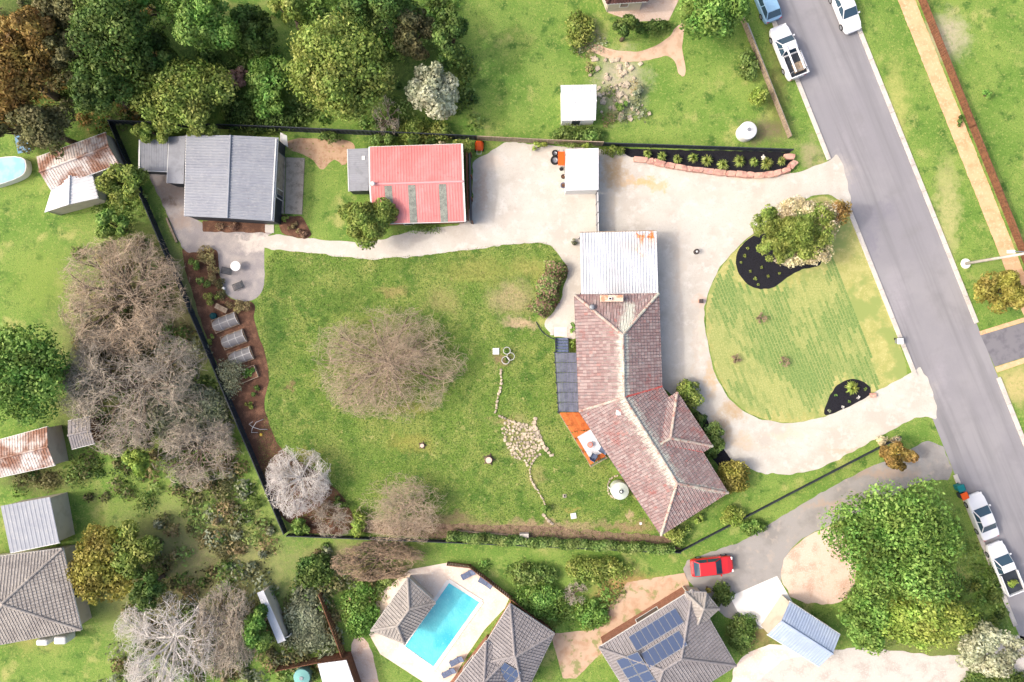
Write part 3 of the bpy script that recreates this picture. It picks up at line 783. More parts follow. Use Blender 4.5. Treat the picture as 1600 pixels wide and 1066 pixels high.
def bare_tree(label, px, py, rx, ry, h, twig, nl=9, lev=5, split=3, name='bare_tree', group=None, thick=1.0, dome=True, budget=14000, tw=.016, cat='tree'):
    zc = h * .55
    cx, cy, _ = W(px, py, zc)
    k = (CAM_H - zc) / CAM_H / PXM
    rx *= k; ry *= k
    th = thing(name, label, cat, (cx, cy, 0), group=group)
    lobes = RNG.uniform(.9, 1.08, 24)
    base = np.array((cx, cy, -.05))
    z0 = h * .16
    A = []; Bq = []; RA = []; RB = []; LV = []
    tipcount = 0
    # level-synchronous growth
    pos = np.repeat(np.array([[cx, cy, z0]]), nl, 0)
    a = np.linspace(0, 2 * math.pi, nl, endpoint=False) + RNG.normal(0, .2, nl)
    el = RNG.uniform(.12, 1.15, nl)
    dr = np.stack([np.cos(a) * np.cos(el), np.sin(a) * np.cos(el), np.sin(el)], 1)
    rad = np.full(nl, .028 * h * thick)
    rm = (rx + ry) / 2
    ln = np.full(nl, rm * .6)
    for lv in range(lev):
        end = pos + dr * (ln * RNG.uniform(.7, 1.25, len(pos)))[:, None]
        # keep inside a dome
        q = (end - np.array((cx, cy, h * .12))) / np.array((rx, ry, h * .9))
        an = np.arctan2(q[:, 1], q[:, 0]); lb = lobes[((an / (2 * math.pi) + .5) * 23.99).astype(int)]
        r = np.linalg.norm(q, axis=1) / lb
        over = r > 1
        end[over] = np.array((cx, cy, h * .12)) + q[over] / r[over][:, None] * np.array((rx, ry, h * .9)) * RNG.uniform(.9, 1.02, over.sum())[:, None]
        end[:, 2] = np.maximum(end[:, 2], .3)
        mid = (pos + end) / 2 + RNG.normal(0, 1, pos.shape) * (ln * .07)[:, None]
        rr = np.maximum(rad * .68, tw * .6)
        for P0, P1, r0, r1 in ((pos, mid, rad, (rad + rr) / 2), (mid, end, (rad + rr) / 2, rr)):
            A.append(P0); Bq.append(P1); RA.append(r0); RB.append(r1); LV.append(np.full(len(P0), lv))
        if lv == lev - 1: break
        nch = split if lv < lev - 2 else split + 2
        if len(pos) * nch > budget: nch = max(1, budget // len(pos))
        src = np.repeat(np.arange(len(pos)), nch)
        f = RNG.uniform(.25, 1.0, len(src))[:, None]
        np_pos = np.where(f < .5, pos[src] + (mid[src] - pos[src]) * f * 2, mid[src] + (end[src] - mid[src]) * (f * 2 - 1))
        dd = end[src] - pos[src]; dd /= np.linalg.norm(dd, axis=1)[:, None] + 1e-9
        out = np_pos - np.array((cx, cy, h * .1)); out /= np.linalg.norm(out, axis=1)[:, None] + 1e-9
        dr = dd * .75 + RNG.normal(0, .62 + .12 * lv, dd.shape) + out * .45 + np.array((0, 0, .1))
        dr /= np.linalg.norm(dr, axis=1)[:, None]
        pos = np_pos; rad = np.maximum(rr[src] * .62, tw); ln = ln[src] * RNG.uniform(.58, .85, len(src))
    A = np.concatenate(A); Bq = np.concatenate(Bq); RA = np.concatenate(RA); RB = np.concatenate(RB); LV = np.concatenate(LV)
    for ax, c0, rt in ((0, cx, rx), (1, cy, ry)):
        kk = rt / (np.percentile(np.abs(Bq[:, ax] - c0), 96) + 1e-6)
        A[:, ax] = c0 + (A[:, ax] - c0) * kk; Bq[:, ax] = c0 + (Bq[:, ax] - c0) * kk
    rn_ = np.hypot((Bq[:, 0] - cx) / rx, (Bq[:, 1] - cy) / ry)
    ang_ = np.arctan2(Bq[:, 1] - cy, Bq[:, 0] - cx)
    keep = rn_ < 1.04 + .05 * np.sin(ang_ * 5 + px) + .04 * np.sin(ang_ * 9 + py)
    A, Bq, RA, RB, LV = A[keep], Bq[keep], RA[keep], RB[keep], LV[keep]
    b = B().tube([base, (cx + .05, cy, z0 * .6), (cx, cy, z0 + .1)], [.045 * h * thick, .035 * h * thick, .03 * h * thick], 8)
    b.build('trunk', G['bark'], th, smooth=True)
    big = LV < 2
    for nm, sel in (('limbs', big), ('crown', ~big)):
        V, F = tubes_np(A[sel], Bq[sel], RA[sel], RB[sel])
        np_mesh(nm, V, F, G['limb'] if nm == 'limbs' and twig != 'white' else T[twig], th, np.repeat(RNG.uniform(0, 1, sel.sum()), 6), smooth=True)
    return th

# ------------------------------------------------------------ building tools
def lerp(a, b, f):
    a = np.array(a, float); b = np.array(b, float)
    return a + (b - a) * f

def corr(parent, mat_, e0, e1, r0, r1, pitch=.27, amp=.035, wsheet=.8, name='roof_sheet', skip=()):
    """ribbed sheets; e0-e1 eave edge, r0-r1 upper edge; ribs run eave to ridge; every sheet one object"""
    e0, e1, r0, r1 = [np.array(p, float) for p in (e0, e1, r0, r1)]
    Lx = np.linalg.norm(e1 - e0)
    ns = max(1, round(Lx / wsheet)); per = max(1, round(Lx / ns / pitch))
    for s_ in range(ns):
        if s_ in skip: continue
        prof = []
        for k in range(per):
            for (f, z) in ((0, 0), (.55, 0), (.66, 1), (.89, 1)):
                prof.append(((k + f) / per, z))
        prof.append((1, 0))
        b = B(); vs = []; dz = random.uniform(0, .004)
        for f, z in prof:
            u = (s_ + f) / ns
            vs.append(lerp(e0, e1, u) + np.array((0, 0, z * amp + dz)))
        n = len(prof)
        for f, z in prof:
            u = (s_ + f) / ns
            vs.append(lerp(r0, r1, u) + np.array((0, 0, z * amp + dz)))
        b.add(vs, [(i, i + 1, n + i + 1, n + i) for i in range(n - 1)])
        b.build(name, mat_, parent)

def wall_box(parent, quad, z0, z1s, th=.15, m='cream_wall'):
    """walls along a ground outline (world xy, in order) with own height at each corner"""
    n = len(quad)
    c = np.mean([np.array(q[:2]) for q in quad], 0)
    for i in range(n):
        a = np.array(quad[i][:2], float); q = np.array(quad[(i + 1) % n][:2], float)
        za = z1s[i]; zb = z1s[(i + 1) % n]
        d = (q - a) / np.linalg.norm(q - a); nrm = np.array((-d[1], d[0]))
        if np.dot(nrm, c - a) < 0: nrm = -nrm
        a2 = a + nrm * th + d * (th + .003) * (i % 2); q2 = q + nrm * th - d * (th + .003) * (i % 2)
        a1 = a + d * (th + .003) * (i % 2); q1 = q - d * (th + .003) * (i % 2)
        b = B().add([(*a1, z0), (*q1, z0), (*q2, z0), (*a2, z0), (*a1, za), (*q1, zb), (*q2, zb), (*a2, za)],
                    [(0, 1, 2, 3), (4, 5, 6, 7), (0, 1, 5, 4), (1, 2, 6, 5), (2, 3, 7, 6), (3, 0, 4, 7)])
        b.build('wall', G[m], parent)

def inset(quad, d):
    c = np.mean([np.array(q[:2], float) for q in quad], 0)
    out = []
    for q in quad:
        v = np.array(q[:2], float) - c
        out.append(c + v * (1 - d / np.linalg.norm(v) * 1.3))
    return out

def opening(parent, a, b, f0, f1, z0, z1, name='window', frame='white', pane='glass', out=.02):
    """window or door on the wall line a->b; outside is to the right of a->b"""
    a = np.array(a[:2], float); b = np.array(b[:2], float)
    d = (b - a) / np.linalg.norm(b - a); n = np.array((d[1], -d[0]))
    p = a + (b - a) * f0 + n * out; q = a + (b - a) * f1 + n * out
    w = B()
    w.obox(p, q, .06, z0, z0 + .07); w.obox(p, q, .06, z1 - .07, z1)
    for s_ in (p, q):
        w.obox(s_ - d * .04, s_ + d * .04, .062, z0, z1)
    fr = w.build(name, G[frame], parent)
    B().obox(p, q, .03, z0 + .05, z1 - .05).build('pane' if name == 'window' else 'panel', G[pane], fr)

def gutter_line(parent, pts3, m='gutter', w=.12, closed=False, name='gutter'):
    n = len(pts3)
    for i in range(n if closed else n - 1):
        a, q = pts3[i], pts3[(i + 1) % n]
        b = B().slab([*(np.array(v) for v in _strip(a, q, w))], .12)
        b.build(name, G[m], parent)

def _strip(a, q, w):
    a = np.array(a, float); q = np.array(q, float)
    d = (q - a)[:2]; d = d / (np.linalg.norm(d) + 1e-9)
    m = np.array((-d[1], d[0], 0)) * w / 2
    return [a - m, q - m, q + m, a + m]

def tile_field(parent, e0, e1, poly, matl, tw=.3, tl=.34, lich=None, name='roof_tiles', both=0):
    """overlapping roof tiles on the plane through e0,e1 and the mean upper points; clipped to poly (convex, 3d)"""
    e0 = np.array(e0, float); e1 = np.array(e1, float)
    u = (e1 - e0) / np.linalg.norm(e1 - e0)
    ups = [np.array(p, float) for p in poly if np.linalg.norm(np.array(p) - e0) > .05 and np.linalg.norm(np.array(p) - e1) > .05]
    mu = np.mean(ups, 0)
    v = mu - e0; v = v - v.dot(u) * u; v /= np.linalg.norm(v)
    n = np.cross(u, v)
    if n[2] < 0: n = -n
    uv = np.array([((np.array(p) - e0).dot(u), (np.array(p) - e0).dot(v)) for p in poly])
    u0, v0 = uv.min(0) - .1; u1, v1 = uv.max(0) + .1
    vs = []; fs = []; rn = []
    nv = int((v1 - v0) / tl) + 1; nu = int((u1 - u0) / tw) + 1
    for i in range(nv):
        for j in range(nu):
            a = u0 + (j + .5 * (i % 2) * .0) * tw; b = v0 + i * tl
            r = random.random(); tz = random.uniform(-.004, .006)
            k = len(vs)
            for (fu, fz) in ((.03, .0), (.15, .04), (.45, .022), (.75, .04), (.93, .0)):
                vs.append((a + fu * tw, b - .03, .055 + fz + tz)); rn.append(r)
            for (fu, fz) in ((.03, .0), (.15, .04), (.45, .022), (.75, .04), (.93, .0)):
                vs.append((a + fu * tw, b + tl, .002 + fz + tz)); rn.append(r)
            for fu in (.03, .93):
                vs.append((a + fu * tw, b - .03, -.01)); rn.append(r)
            fs += [(k + q, k + q + 1, k + q + 6, k + q + 5) for q in range(4)]
            fs.append((k + 10, k + 11, k + 4, k + 3, k + 2, k + 1, k))
    # backing
    me = bpy.data.meshes.new('tmp'); me.from_pydata(vs, [], fs)
    at = me.attributes.new('rnd', 'FLOAT', 'POINT'); at.data.foreach_set('value', np.array(rn, np.float32))
    bm = bmesh.new(); bm.from_mesh(me)
    m = len(uv); c = uv.mean(0)
    for i in range(m):
        p = uv[i]; q = uv[(i + 1) % m]
        d = q - p
        if np.linalg.norm(d) < 1e-4: continue
        nn = np.array((-d[1], d[0])); nn /= np.linalg.norm(nn)
        if nn.dot(c - p) > 0: nn = -nn
        bmesh.ops.bisect_plane(bm, geom=bm.verts[:] + bm.edges[:] + bm.faces[:], plane_co=(p[0] + nn[0] * .02, p[1] + nn[1] * .02, 0), plane_no=(nn[0], nn[1], 0), clear_outer=True)
    bv = [bm.verts.new((q[0], q[1], -.012)) for q in uv]
    bm.faces.new(bv)
    lay = bm.verts.layers.float.get('rnd'); ll = bm.verts.layers.float.new('lichen')
    for vv in bm.verts:
        P = e0 + u * vv.co.x + v * vv.co.y + n * vv.co.z
        if lich is not None:
            best = 9
            for (A_, B_, wd_) in lich:
                A_ = np.array(A_, float); B_ = np.array(B_, float)
                t_ = np.clip((P - A_).dot(B_ - A_) / ((B_ - A_).dot(B_ - A_)), 0, 1)
                best = min(best, np.linalg.norm(P - A_ - t_ * (B_ - A_)) / wd_)
            vv[ll] = max(0, .62 - .42 * best)
        vv.co = Vector(P)
    V = np.array([vv.co[:] for vv in bm.verts])
    c3 = np.array(((V[:, 0].min() + V[:, 0].max()) / 2, (V[:, 1].min() + V[:, 1].max()) / 2, V[:, 2].min()))
    bmesh.ops.translate(bm, verts=bm.verts, vec=-Vector(c3))
    bmesh.ops.recalc_face_normals(bm, faces=[f for f in bm.faces if len(f.verts) > 20])
    bm.to_mesh(me); bm.free()
    me.name = name
    me.materials.append(matl)
    o = bpy.data.objects.new(name, me)
    finish(o, c3, parent); o['kind'] = 'stuff'
    return o

def ridge_caps(parent, a, b, matl, rad=.13, ln=.4, name='ridge_caps', dz=.05):
    a = np.array(a, float) + (0, 0, dz); b = np.array(b, float) + (0, 0, dz)
    Lr = np.linalg.norm(b - a); n = max(1, int(Lr / ln))
    m = B()
    for i in range(n):
        p = lerp(a, b, i / n); q = lerp(a, b, (i + 1.12) / n)
        m.tube([p, q], [rad * 1.12, rad * .96], 8)
    o = m.build(name, matl, parent, smooth=False); o['kind'] = 'stuff'
    return o

def fence(label, pts, h, matl, name='fence', panel=2.4, kind='ribbed', group=None, post='charcoal'):
    P = [np.array(W(*p)[:2]) for p in pts]
    th = thing(name, label, 'fence', (P[0][0], P[0][1], 0), group=group)
    pm = None
    for a, b in zip(P[:-1], P[1:]):
        Ls = np.linalg.norm(b - a); n = max(1, round(Ls / panel))
        d = (b - a) / Ls; nn = np.array((-d[1], d[0]))
        for i in range(n):
            p = a + d * Ls * i / n; q = a + d * Ls * (i + 1) / n
            w = B()
            if kind == 'ribbed':
                k = max(2, int(Ls / n / .2)); vs = []; fs = []
                for j in range(k + 1):
                    c = p + (q - p) * (.02 + .96 * j / k) + nn * (.025 if j % 2 else -.025)
                    vs += [(*c, .03), (*c, h - .03)]
                fs = [(2 * j, 2 * j + 2, 2 * j + 3, 2 * j + 1) for j in range(k)]
                w.add(vs, fs)
            else:
                k = max(2, int(Ls / n / .125))
                for j in range(k):
                    c0 = p + (q - p) * (j + .06) / k; c1 = p + (q - p) * (j + .94) / k
                    w.obox(c0 + nn * (.012 if j % 2 else -.012), c1 + nn * (.012 if j % 2 else -.012), .02, .03, h + random.uniform(-.03, .02))
            w.build('panel', matl, th)
            for (rw, ra, rb_) in ((.07, h - .04, h + .015), (.055, .05, .12)):
                B().obox(p, q, rw, ra, rb_).build('rail', G[post] if kind == 'ribbed' else matl, th)
            B().obox(p - d * .04, p + d * .04, .09, -.1, h + .03).build('post', G[post] if kind == 'ribbed' else matl, th)
        B().obox(b - d * .04, b + d * .04, .09, -.1, h + .035).build('post', G[post] if kind == 'ribbed' else matl, th)
    return th

def shed(label, q, he, hr, roof, wall='cream_wall', pitch=.27, name='shed', cat='shed', ov=.12, axis=0, amp=.035, ridge_m=None, door=True, flat=False):
    """q: 4 roof corners in photo pixels seen at eave height (a,b,c,d in ring order); gable ridge parallel to a-b when axis 0"""
    c4 = [np.array(W(*p, he)) for p in q]
    if axis: c4 = c4[1:] + c4[:1]
    a, b, c, d = c4
    cen = np.mean(c4, 0)
    th = thing(name, label, cat, (cen[0], cen[1], 0))
    up = np.array((0, 0, hr - he))
    if flat:
        ab, cd = a + up, b + up
        corr(th, roof, d, c, ab, cd, pitch, amp)
        rz = [he + (hr - he) - .06] * 2 + [he - .06] * 2
        wall_box(th, inset(c4, ov), -.05, rz, m=wall)
        gutter_line(th, [d - (0, 0, .02), c - (0, 0, .02)], 'white')
        ins = inset(c4, ov)
    else:
        m0 = (a + d) / 2 + up; m1 = (b + c) / 2 + up
        corr(th, roof, a, b, m0, m1, pitch, amp)
        corr(th, roof, d, c, m0, m1, pitch, amp)
        ins = inset(c4, ov)
        wall_box(th, ins, -.05, [he - .06] * 4, m=wall)
        for e0, e1, mm in ((a, d, m0), (b, c, m1)):
            k = cen - (e0 + e1) / 2; k = k / np.linalg.norm(k) * ov
            B().add([e0 * .96 + e1 * .04 + k - (0, 0, .065), e1 * .96 + e0 * .04 + k - (0, 0, .065), mm + k - (0, 0, .04)], [(0, 1, 2)]).build('gable', G[wall], th)
        B().tube([m0 + (0, 0, amp), m1 + (0, 0, amp)], .11, 6).build('ridge_cap', ridge_m or roof, th)
        gutter_line(th, [a - (0, 0, .02), b - (0, 0, .02)], 'white', .1); gutter_line(th, [d - (0, 0, .02), c - (0, 0, .02)], 'white', .1)
    if door:
        A0, B0 = ins[3], ins[2]
        dd = np.array(B0) - np.array(A0); nrm = np.array((dd[1], -dd[0]))
        if nrm.dot(np.array(A0) - cen[:2]) < 0: A0, B0 = B0, A0
        opening(th, A0, B0, .3, .3 + .9 / np.linalg.norm(dd), .02, min(2.0, he - .2), 'door', 'white', 'charcoal')
    return th, c4, ins

# ------------------------------------------------------------ the house
HE, HR = 2.6, 4.35
hs = thing('house', 'brick house with weathered red tiled roof, bent in the middle', 'house', W(985, 640))
P_ = lambda x, y, h=HE: np.array(W(x, y, h))
aTL, aTR, aBR, aBL = P_(898, 461), P_(1029, 459), P_(1034, 604), P_(905, 643)
r0, r1, r2 = P_(973, 523, HR), P_(975, 621, HR), P_(1058, 755, HR)
bR, bB = P_(1137, 770), P_(1033, 836)
lich = [(r0, r1, .8), (r1, r2, 1.0), (r2, bR, .3)]
tile_field(hs, aTR, aTL, [aTR, r0, aTL], G['tile'], lich=[(r0, P_(985, 480, 3.2), .9)])
tile_field(hs, aTL, aBL, [aTL, aBL, r1, r0], G['tile'], lich=lich)
tile_field(hs, aBR, aTR, [aBR, aTR, r0, r1], G['tile'], lich=lich)
tile_field(hs, aBL, bB, [aBL, bB, r2, r1], G['tile'], lich=lich)
tile_field(hs, bB, bR, [bB, bR, r2], G['tile'], lich=[(r2, bR, .35)])
tile_field(hs, bR, aBR, [bR, aBR, r1, r2], G['tile'], lich=lich)
# hipped bay on the street side
t_ = (HR - HE) / 3.75
f0, f1 = P_(1058, 613), P_(1113, 697)
mB = (np.array(aBR) - np.array(bR))[:2]; mB /= np.linalg.norm(mB)
inn = np.array((-mB[1], mB[0]))
if inn.dot(np.array(r1[:2]) - aBR[:2]) < 0: inn = -inn
hw = np.linalg.norm(f1 - f0) / 2
ap = (f0 + f1) / 2 + np.array((*(inn * hw), hw * t_))
bk = ap + np.array((*(inn * 1.05), 0))
g0 = f0 + np.array((*(inn * 1.05), 0)); g1 = f1 + np.array((*(inn * 1.05), 0))
LIFT = np.array((0, 0, .03))
tile_field(hs, f1 + LIFT, f0 + LIFT, [f1 + LIFT, f0 + LIFT, ap + LIFT], G['tile'])
tile_field(hs, f0 + LIFT, g0 + LIFT, [f0 + LIFT, g0 + LIFT, bk + LIFT, ap + LIFT], G['tile'])
tile_field(hs, g1 + LIFT, f1 + LIFT, [g1 + LIFT, f1 + LIFT, ap + LIFT, bk + LIFT], G['tile'])
for a, b in ((aTL, r0), (aTR, r0), (r0, r1), (r1, r2), (r2, bR), (r2, bB), (aBL, r1), (f0 + LIFT, ap + LIFT), (f1 + LIFT, ap + LIFT), (ap + LIFT, bk + LIFT)):
    ridge_caps(hs, a, b, G['ridge'])
ridge_caps(hs, aBR, r1, G['red_ridge'], rad=.1, name='valley', dz=.02)
ridge_caps(hs, bk + (0, 0, -.02), g0, G['red_ridge'], rad=.08, name='valley', dz=.02)
ridge_caps(hs, bk + (0, 0, -.02), g1, G['red_ridge'], rad=.08, name='valley', dz=.02)
gutter_line(hs, [v - (0, 0, .01) for v in (aTL, aBL, bB, bR, aBR - (0, 0, .02))])
gutter_line(hs, [v - (0, 0, .01) for v in (f1, f0)]); gutter_line(hs, [v - (0, 0, .01) for v in (aBR, aTR, aTL)])
ring = [aTL, aBL, bB, bR, aBR, aTR]
cen = np.array(W(985, 640, HE))
wr = []
for i, q in enumerate(ring):
    pa = np.array(ring[i - 1][:2]) - q[:2]; pb = np.array(ring[(i + 1) % 6][:2]) - q[:2]
    bi = pa / np.linalg.norm(pa) + pb / np.linalg.norm(pb)
    if np.linalg.norm(bi) < .4 or i in (1, 4):
        mid = np.array(r1[:2]); bi = mid - q[:2]
    bi /= np.linalg.norm(bi)
    wr.append(np.array(q[:2]) + bi * .6)
wall_box(hs, wr, -.05, [HE - .08] * 6, .2, 'brick')
for i, fr in ((0, ((.1, .22), (.45, .6), (.75, .85))), (1, ((.2, .32), (.55, .68))), (2, ((.3, .5),)), (3, ((.1, .25), (.75, .9))), (4, ((.25, .4), (.6, .75)))):
    for (fa, fb) in fr:
        opening(hs, wr[i], wr[(i + 1) % 6], fa, fb, .9, 2.1)
fw = [f1[:2] + inn * .5 + mB * .45, f0[:2] + inn * .5 - mB * .45]
b = B().prism([fw[0], fw[1], fw[1] + inn * 1.0, fw[0] + inn * 1.0], -.05, HE - .07); b.build('bay_wall', G['brick'], hs)
# chimney, vents
b = B().prism([P_(938, 462, 3)[:2], P_(972, 462, 3)[:2], P_(972, 472, 3)[:2], P_(938, 472, 3)[:2]], 2.7, 3.75)
ch = b.build('chimney', mat('rendered_chimney', [S(226, 204, 184), (S(206, 150, 120), 1.6, .48, .62)], rough=.9), hs)
cx, cy, _ = W(953, 467, 3.75)
B().box(cx - .16, cx + .16, cy - .14, cy + .14, 3.751, 3.95).build('flue', G['white'], ch)
B().box(cx - .1, cx + .1, cy - .09, cy + .09, 3.951, 3.96).build('flue_opening', G['black'], ch)
cx, cy, _ = W(925, 480, 3.3)
vt = B().lathe(cx, cy, [(.13, 2.95), (.13, 3.2), (.2, 3.25), (.28, 3.4), (.24, 3.52), (.08, 3.58)], 14).build('roof_ventilator', G['steel'], hs, smooth=True)
fl = B()
for k in range(14):
    a = k * math.pi / 7
    fl.obox((cx + .18 * math.cos(a), cy + .18 * math.sin(a)), (cx + .3 * math.cos(a + .25), cy + .3 * math.sin(a + .25)), .015, 3.27, 3.5)
fl.build('vane', G['charcoal'], vt)
cx, cy, _ = W(967, 645, 4.0)
B().box(cx - .24, cx + .24, cy - .24, cy + .24, 3.75, 4.02).build('skylight', G['white'], hs, bevel=.03)
cx, cy, _ = W(992, 458, 2.7)

# grey verandah deck and steps
dk = thing('verandah_deck', 'grey boarded verandah deck along the house with steps', 'deck', W(884, 600))
ZD = .72
q = [np.array(W(x, y, ZD)) for x, y in ((866, 551), (903, 551), (907, 644), (872, 644))]
b = B(); nb = 15; nr = 6
for r in range(nr):
    for k in range(nb):
        fa, fb = (k + .06) / nb, (k + .94) / nb
        ga, gb = (r + .02) / nr, (r + .98) / nr
        pt = lambda f, g: lerp(lerp(q[0], q[1], f), lerp(q[3], q[2], f), g)
        b.slab([pt(fa, gb), pt(fb, gb), pt(fb, ga), pt(fa, ga)], .03)
b.build('deck_board', G['grey_deck'], dk)['kind'] = 'stuff'
b = B()
for f in (.02, .35, .65, .98):
    for g in (.05, .95):
        p = lerp(lerp(q[0], q[1], g), lerp(q[3], q[2], g), f); b.box(p[0] - .05, p[0] + .05, p[1] - .05, p[1] + .05, -.05, ZD - .032)
b.build('bearer', G['timber'], dk)
for f in (0, .17, .34, .51, .68, .85, 1):
    p = lerp(q[0], q[3], f); B().box(p[0] - .045, p[0] + .045, p[1] - .045, p[1] + .045, 0, ZD + 1.0).build('railing_post', G['charcoal'], dk)
B().tube([q[0] + (0, 0, .98), q[3] + (0, 0, .98)], .04, 6).build('hand_rail', G['charcoal'], dk)
sx0, sy0, _ = W(868, 528, .4); sx1, sy1, _ = W(888, 551, .4)
for k in range(5):
    ya = sy0 + (sy1 - sy0) * k / 5; yb = sy0 + (sy1 - sy0) * (k + .86) / 5
    B().box(sx0, sx1, min(ya, yb), max(ya, yb), .14 * k + .08, .14 * k + .13).build('step', G['fabric'], dk)
for sx in (sx0, sx1):
    B().add([(sx - .04, sy0, 0), (sx + .04, sy0, 0), (sx + .04, sy1, ZD - .08), (sx - .04, sy1, ZD - .08), (sx - .04, sy0, .3), (sx + .04, sy0, .3), (sx + .04, sy1, ZD + .2), (sx - .04, sy1, ZD + .2)],
            [(0, 1, 2, 3), (4, 5, 6, 7), (0, 1, 5, 4), (2, 3, 7, 6), (0, 3, 7, 4), (1, 2, 6, 5)]).build('stringer', G['charcoal'], dk)
# oiled deck
od = thing('timber_deck', 'orange oiled timber deck with railing beside the house', 'deck', W(910, 685))
ZO = .62
A, Bq, C, D = [np.array(W(x, y, ZO)) for x, y in ((873, 644.5), (907, 644.5), (947, 713), (922, 727))]
b = B(); nb = 17
for k in range(nb):
    for (ga, gb) in ((0, .38), (.385, .72), (.725, 1)):
        fa, fb = (k + .05) / nb, (k + .95) / nb
        j = random.uniform(-.02, .02) if ga else 0
        pt = lambda f, g: lerp(lerp(A, Bq, f), lerp(D, C, f), g)
        b.slab([pt(fa, min(1, gb + j)), pt(fb, min(1, gb + j)), pt(fb, max(0, ga + j)), pt(fa, max(0, ga + j))], .03)
b.build('deck_board', G['orange_timber'], od)['kind'] = 'stuff'
for f in (0, .25, .5, .75, 1):
    p = lerp(A, D, f); B().box(p[0] - .045, p[0] + .045, p[1] - .045, p[1] + .045, 0, ZO + 1).build('railing_post', G['timber'], od)
for f in (.5, .98):
    p = lerp(D, C, f); B().box(p[0] - .045, p[0] + .045, p[1] - .045, p[1] + .045, 0, ZO + 1).build('railing_post', G['timber'], od)
for z in (.98, .66, .34):
    B().tube([A + (0, 0, z), D + (0, 0, z)], .03 if z > .9 else .012, 6).build('hand_rail' if z > .9 else 'rail_wire', G['timber'] if z > .9 else G['steel'], od)
    B().tube([D + (0, 0, z), C + (0, 0, z)], .03 if z > .9 else .012, 6).build('hand_rail' if z > .9 else 'rail_wire', G['timber'] if z > .9 else G['steel'], od)
b = B().slab([np.array(W(x, y, ZO + .018)) for x, y in ((902, 683), (922, 717), (944, 706), (923, 671))], .014)
setp(b.build('rug', G['rug']), 'pale patterned outdoor rug on the orange timber deck', 'rug')
cx, cy, _ = W(922, 695, ZO + .3)
ft = thing('fire_bowl', 'round terracotta bowl table in the middle of the deck rug', 'bowl', (cx, cy, ZO + .02))
B().lathe(cx, cy, [(.1, ZO + .02), (.12, ZO + .15), (.26, ZO + .3), (.29, ZO + .36), (.25, ZO + .36)], 18).build('bowl', G['clay'], ft, smooth=True)
B().lathe(cx, cy, [(.22, ZO + .33), (.2, ZO + .362)], 16).build('filling', G['stone'], ft)

def armchair(label, px, py, z, rz, s=1.0, m='fabric'):
    th = thing('chair', label, 'chair', W(px, py, z), rz, local=True)
    w = .3 * s
    B().box(-w, w, -w, w, .36, .46).build('seat', G[m], th, bevel=.03)
    B().add([(-w, w - .06, .44), (w, w - .06, .44), (w, w + .02, .44), (-w, w + .02, .44), (-w, w + .06, .86), (w, w + .06, .86), (w, w + .13, .86), (-w, w + .13, .86)],
            [(0, 1, 2, 3), (4, 5, 6, 7), (0, 1, 5, 4), (1, 2, 6, 5), (2, 3, 7, 6), (3, 0, 4, 7)]).build('backrest', G[m], th, bevel=.02)
    for sx in (-1, 1):
        B().box(sx * w - .03, sx * w + .03, -w, w, .58, .62).build('armrest', G['charcoal'], th, bevel=.01)
        for sy in (-1, 1):
            B().box(sx * w - .022, sx * w + .022, sy * (w - .04) - .02, sy * (w - .04) + .02, 0, .58).build('leg', G['charcoal'], th)
    return th
armchair('blue-grey deck chair at the open corner of the rug', 927, 713, ZO + .02, math.radians(150), .95)
armchair('blue-grey deck chair tucked against the house eave', 941, 702, ZO + .02, math.radians(-120), .95)

# ------------------------------------------------------------ carport, its side wall and gate
cp = thing('carport', 'white corrugated carport roof with rust streaks, joined to the house', 'carport', W(966, 412))
q = [np.array(W(x, y, 2.5)) for x, y in ((906, 364), (1026, 361), (1029, 459), (908, 461))]
q[2][2] = q[3][2] = 2.42
corr(cp, G['carport_roof'], q[3], q[2], q[0], q[1], .27, .05, .8)
gutter_line(cp, [q[0] + (0, .04, -.03), q[1] + (0, .04, -.03)], 'timber', .1)
gutter_line(cp, [q[3] + (0, .05, .06), q[2] + (0, .05, .06)], 'white', .12, name='flashing')
for f in (0, .5, 1):
    for e in (.04, .96):
        p = lerp(lerp(q[0], q[3], e), lerp(q[1], q[2], e), f * .96 + .02)
        B().box(p[0] - .05, p[0] + .05, p[1] - .05, p[1] + .05, -.1, 2.38).build('post', G['charcoal'], cp)
for f in (.05, .5, .95):
    a = lerp(q[0], q[3], f) - (0, 0, .12); b_ = lerp(q[1], q[2], f) - (0, 0, .12)
    B().tube([a, b_], .05, 4).build('beam', G['timber'], cp)
p, r = W(909, 372), W(911, 458)
B().obox(p, r, .08, 0, 2.2).build('side_wall', G['charcoal'], cp)
gt = thing('gate_fence', 'tall grey metal gate between white shed and carport', 'fence', W(934, 330))
p, r = np.array(W(931, 304)[:2]), np.array(W(932, 368)[:2])
for k in range(4):
    a = lerp(p, r, k / 4); c = lerp(p, r, (k + .97) / 4)
    B().obox(a, c, .04, .05, 1.7).build('panel', G['zinc2'], gt)
    B().obox(a, a + (0, -.08), .09, 0, 1.76).build('post', G['charcoal'], gt)
B().obox(p, r, .07, 1.70, 1.74).build('top_rail', G['white'], gt)

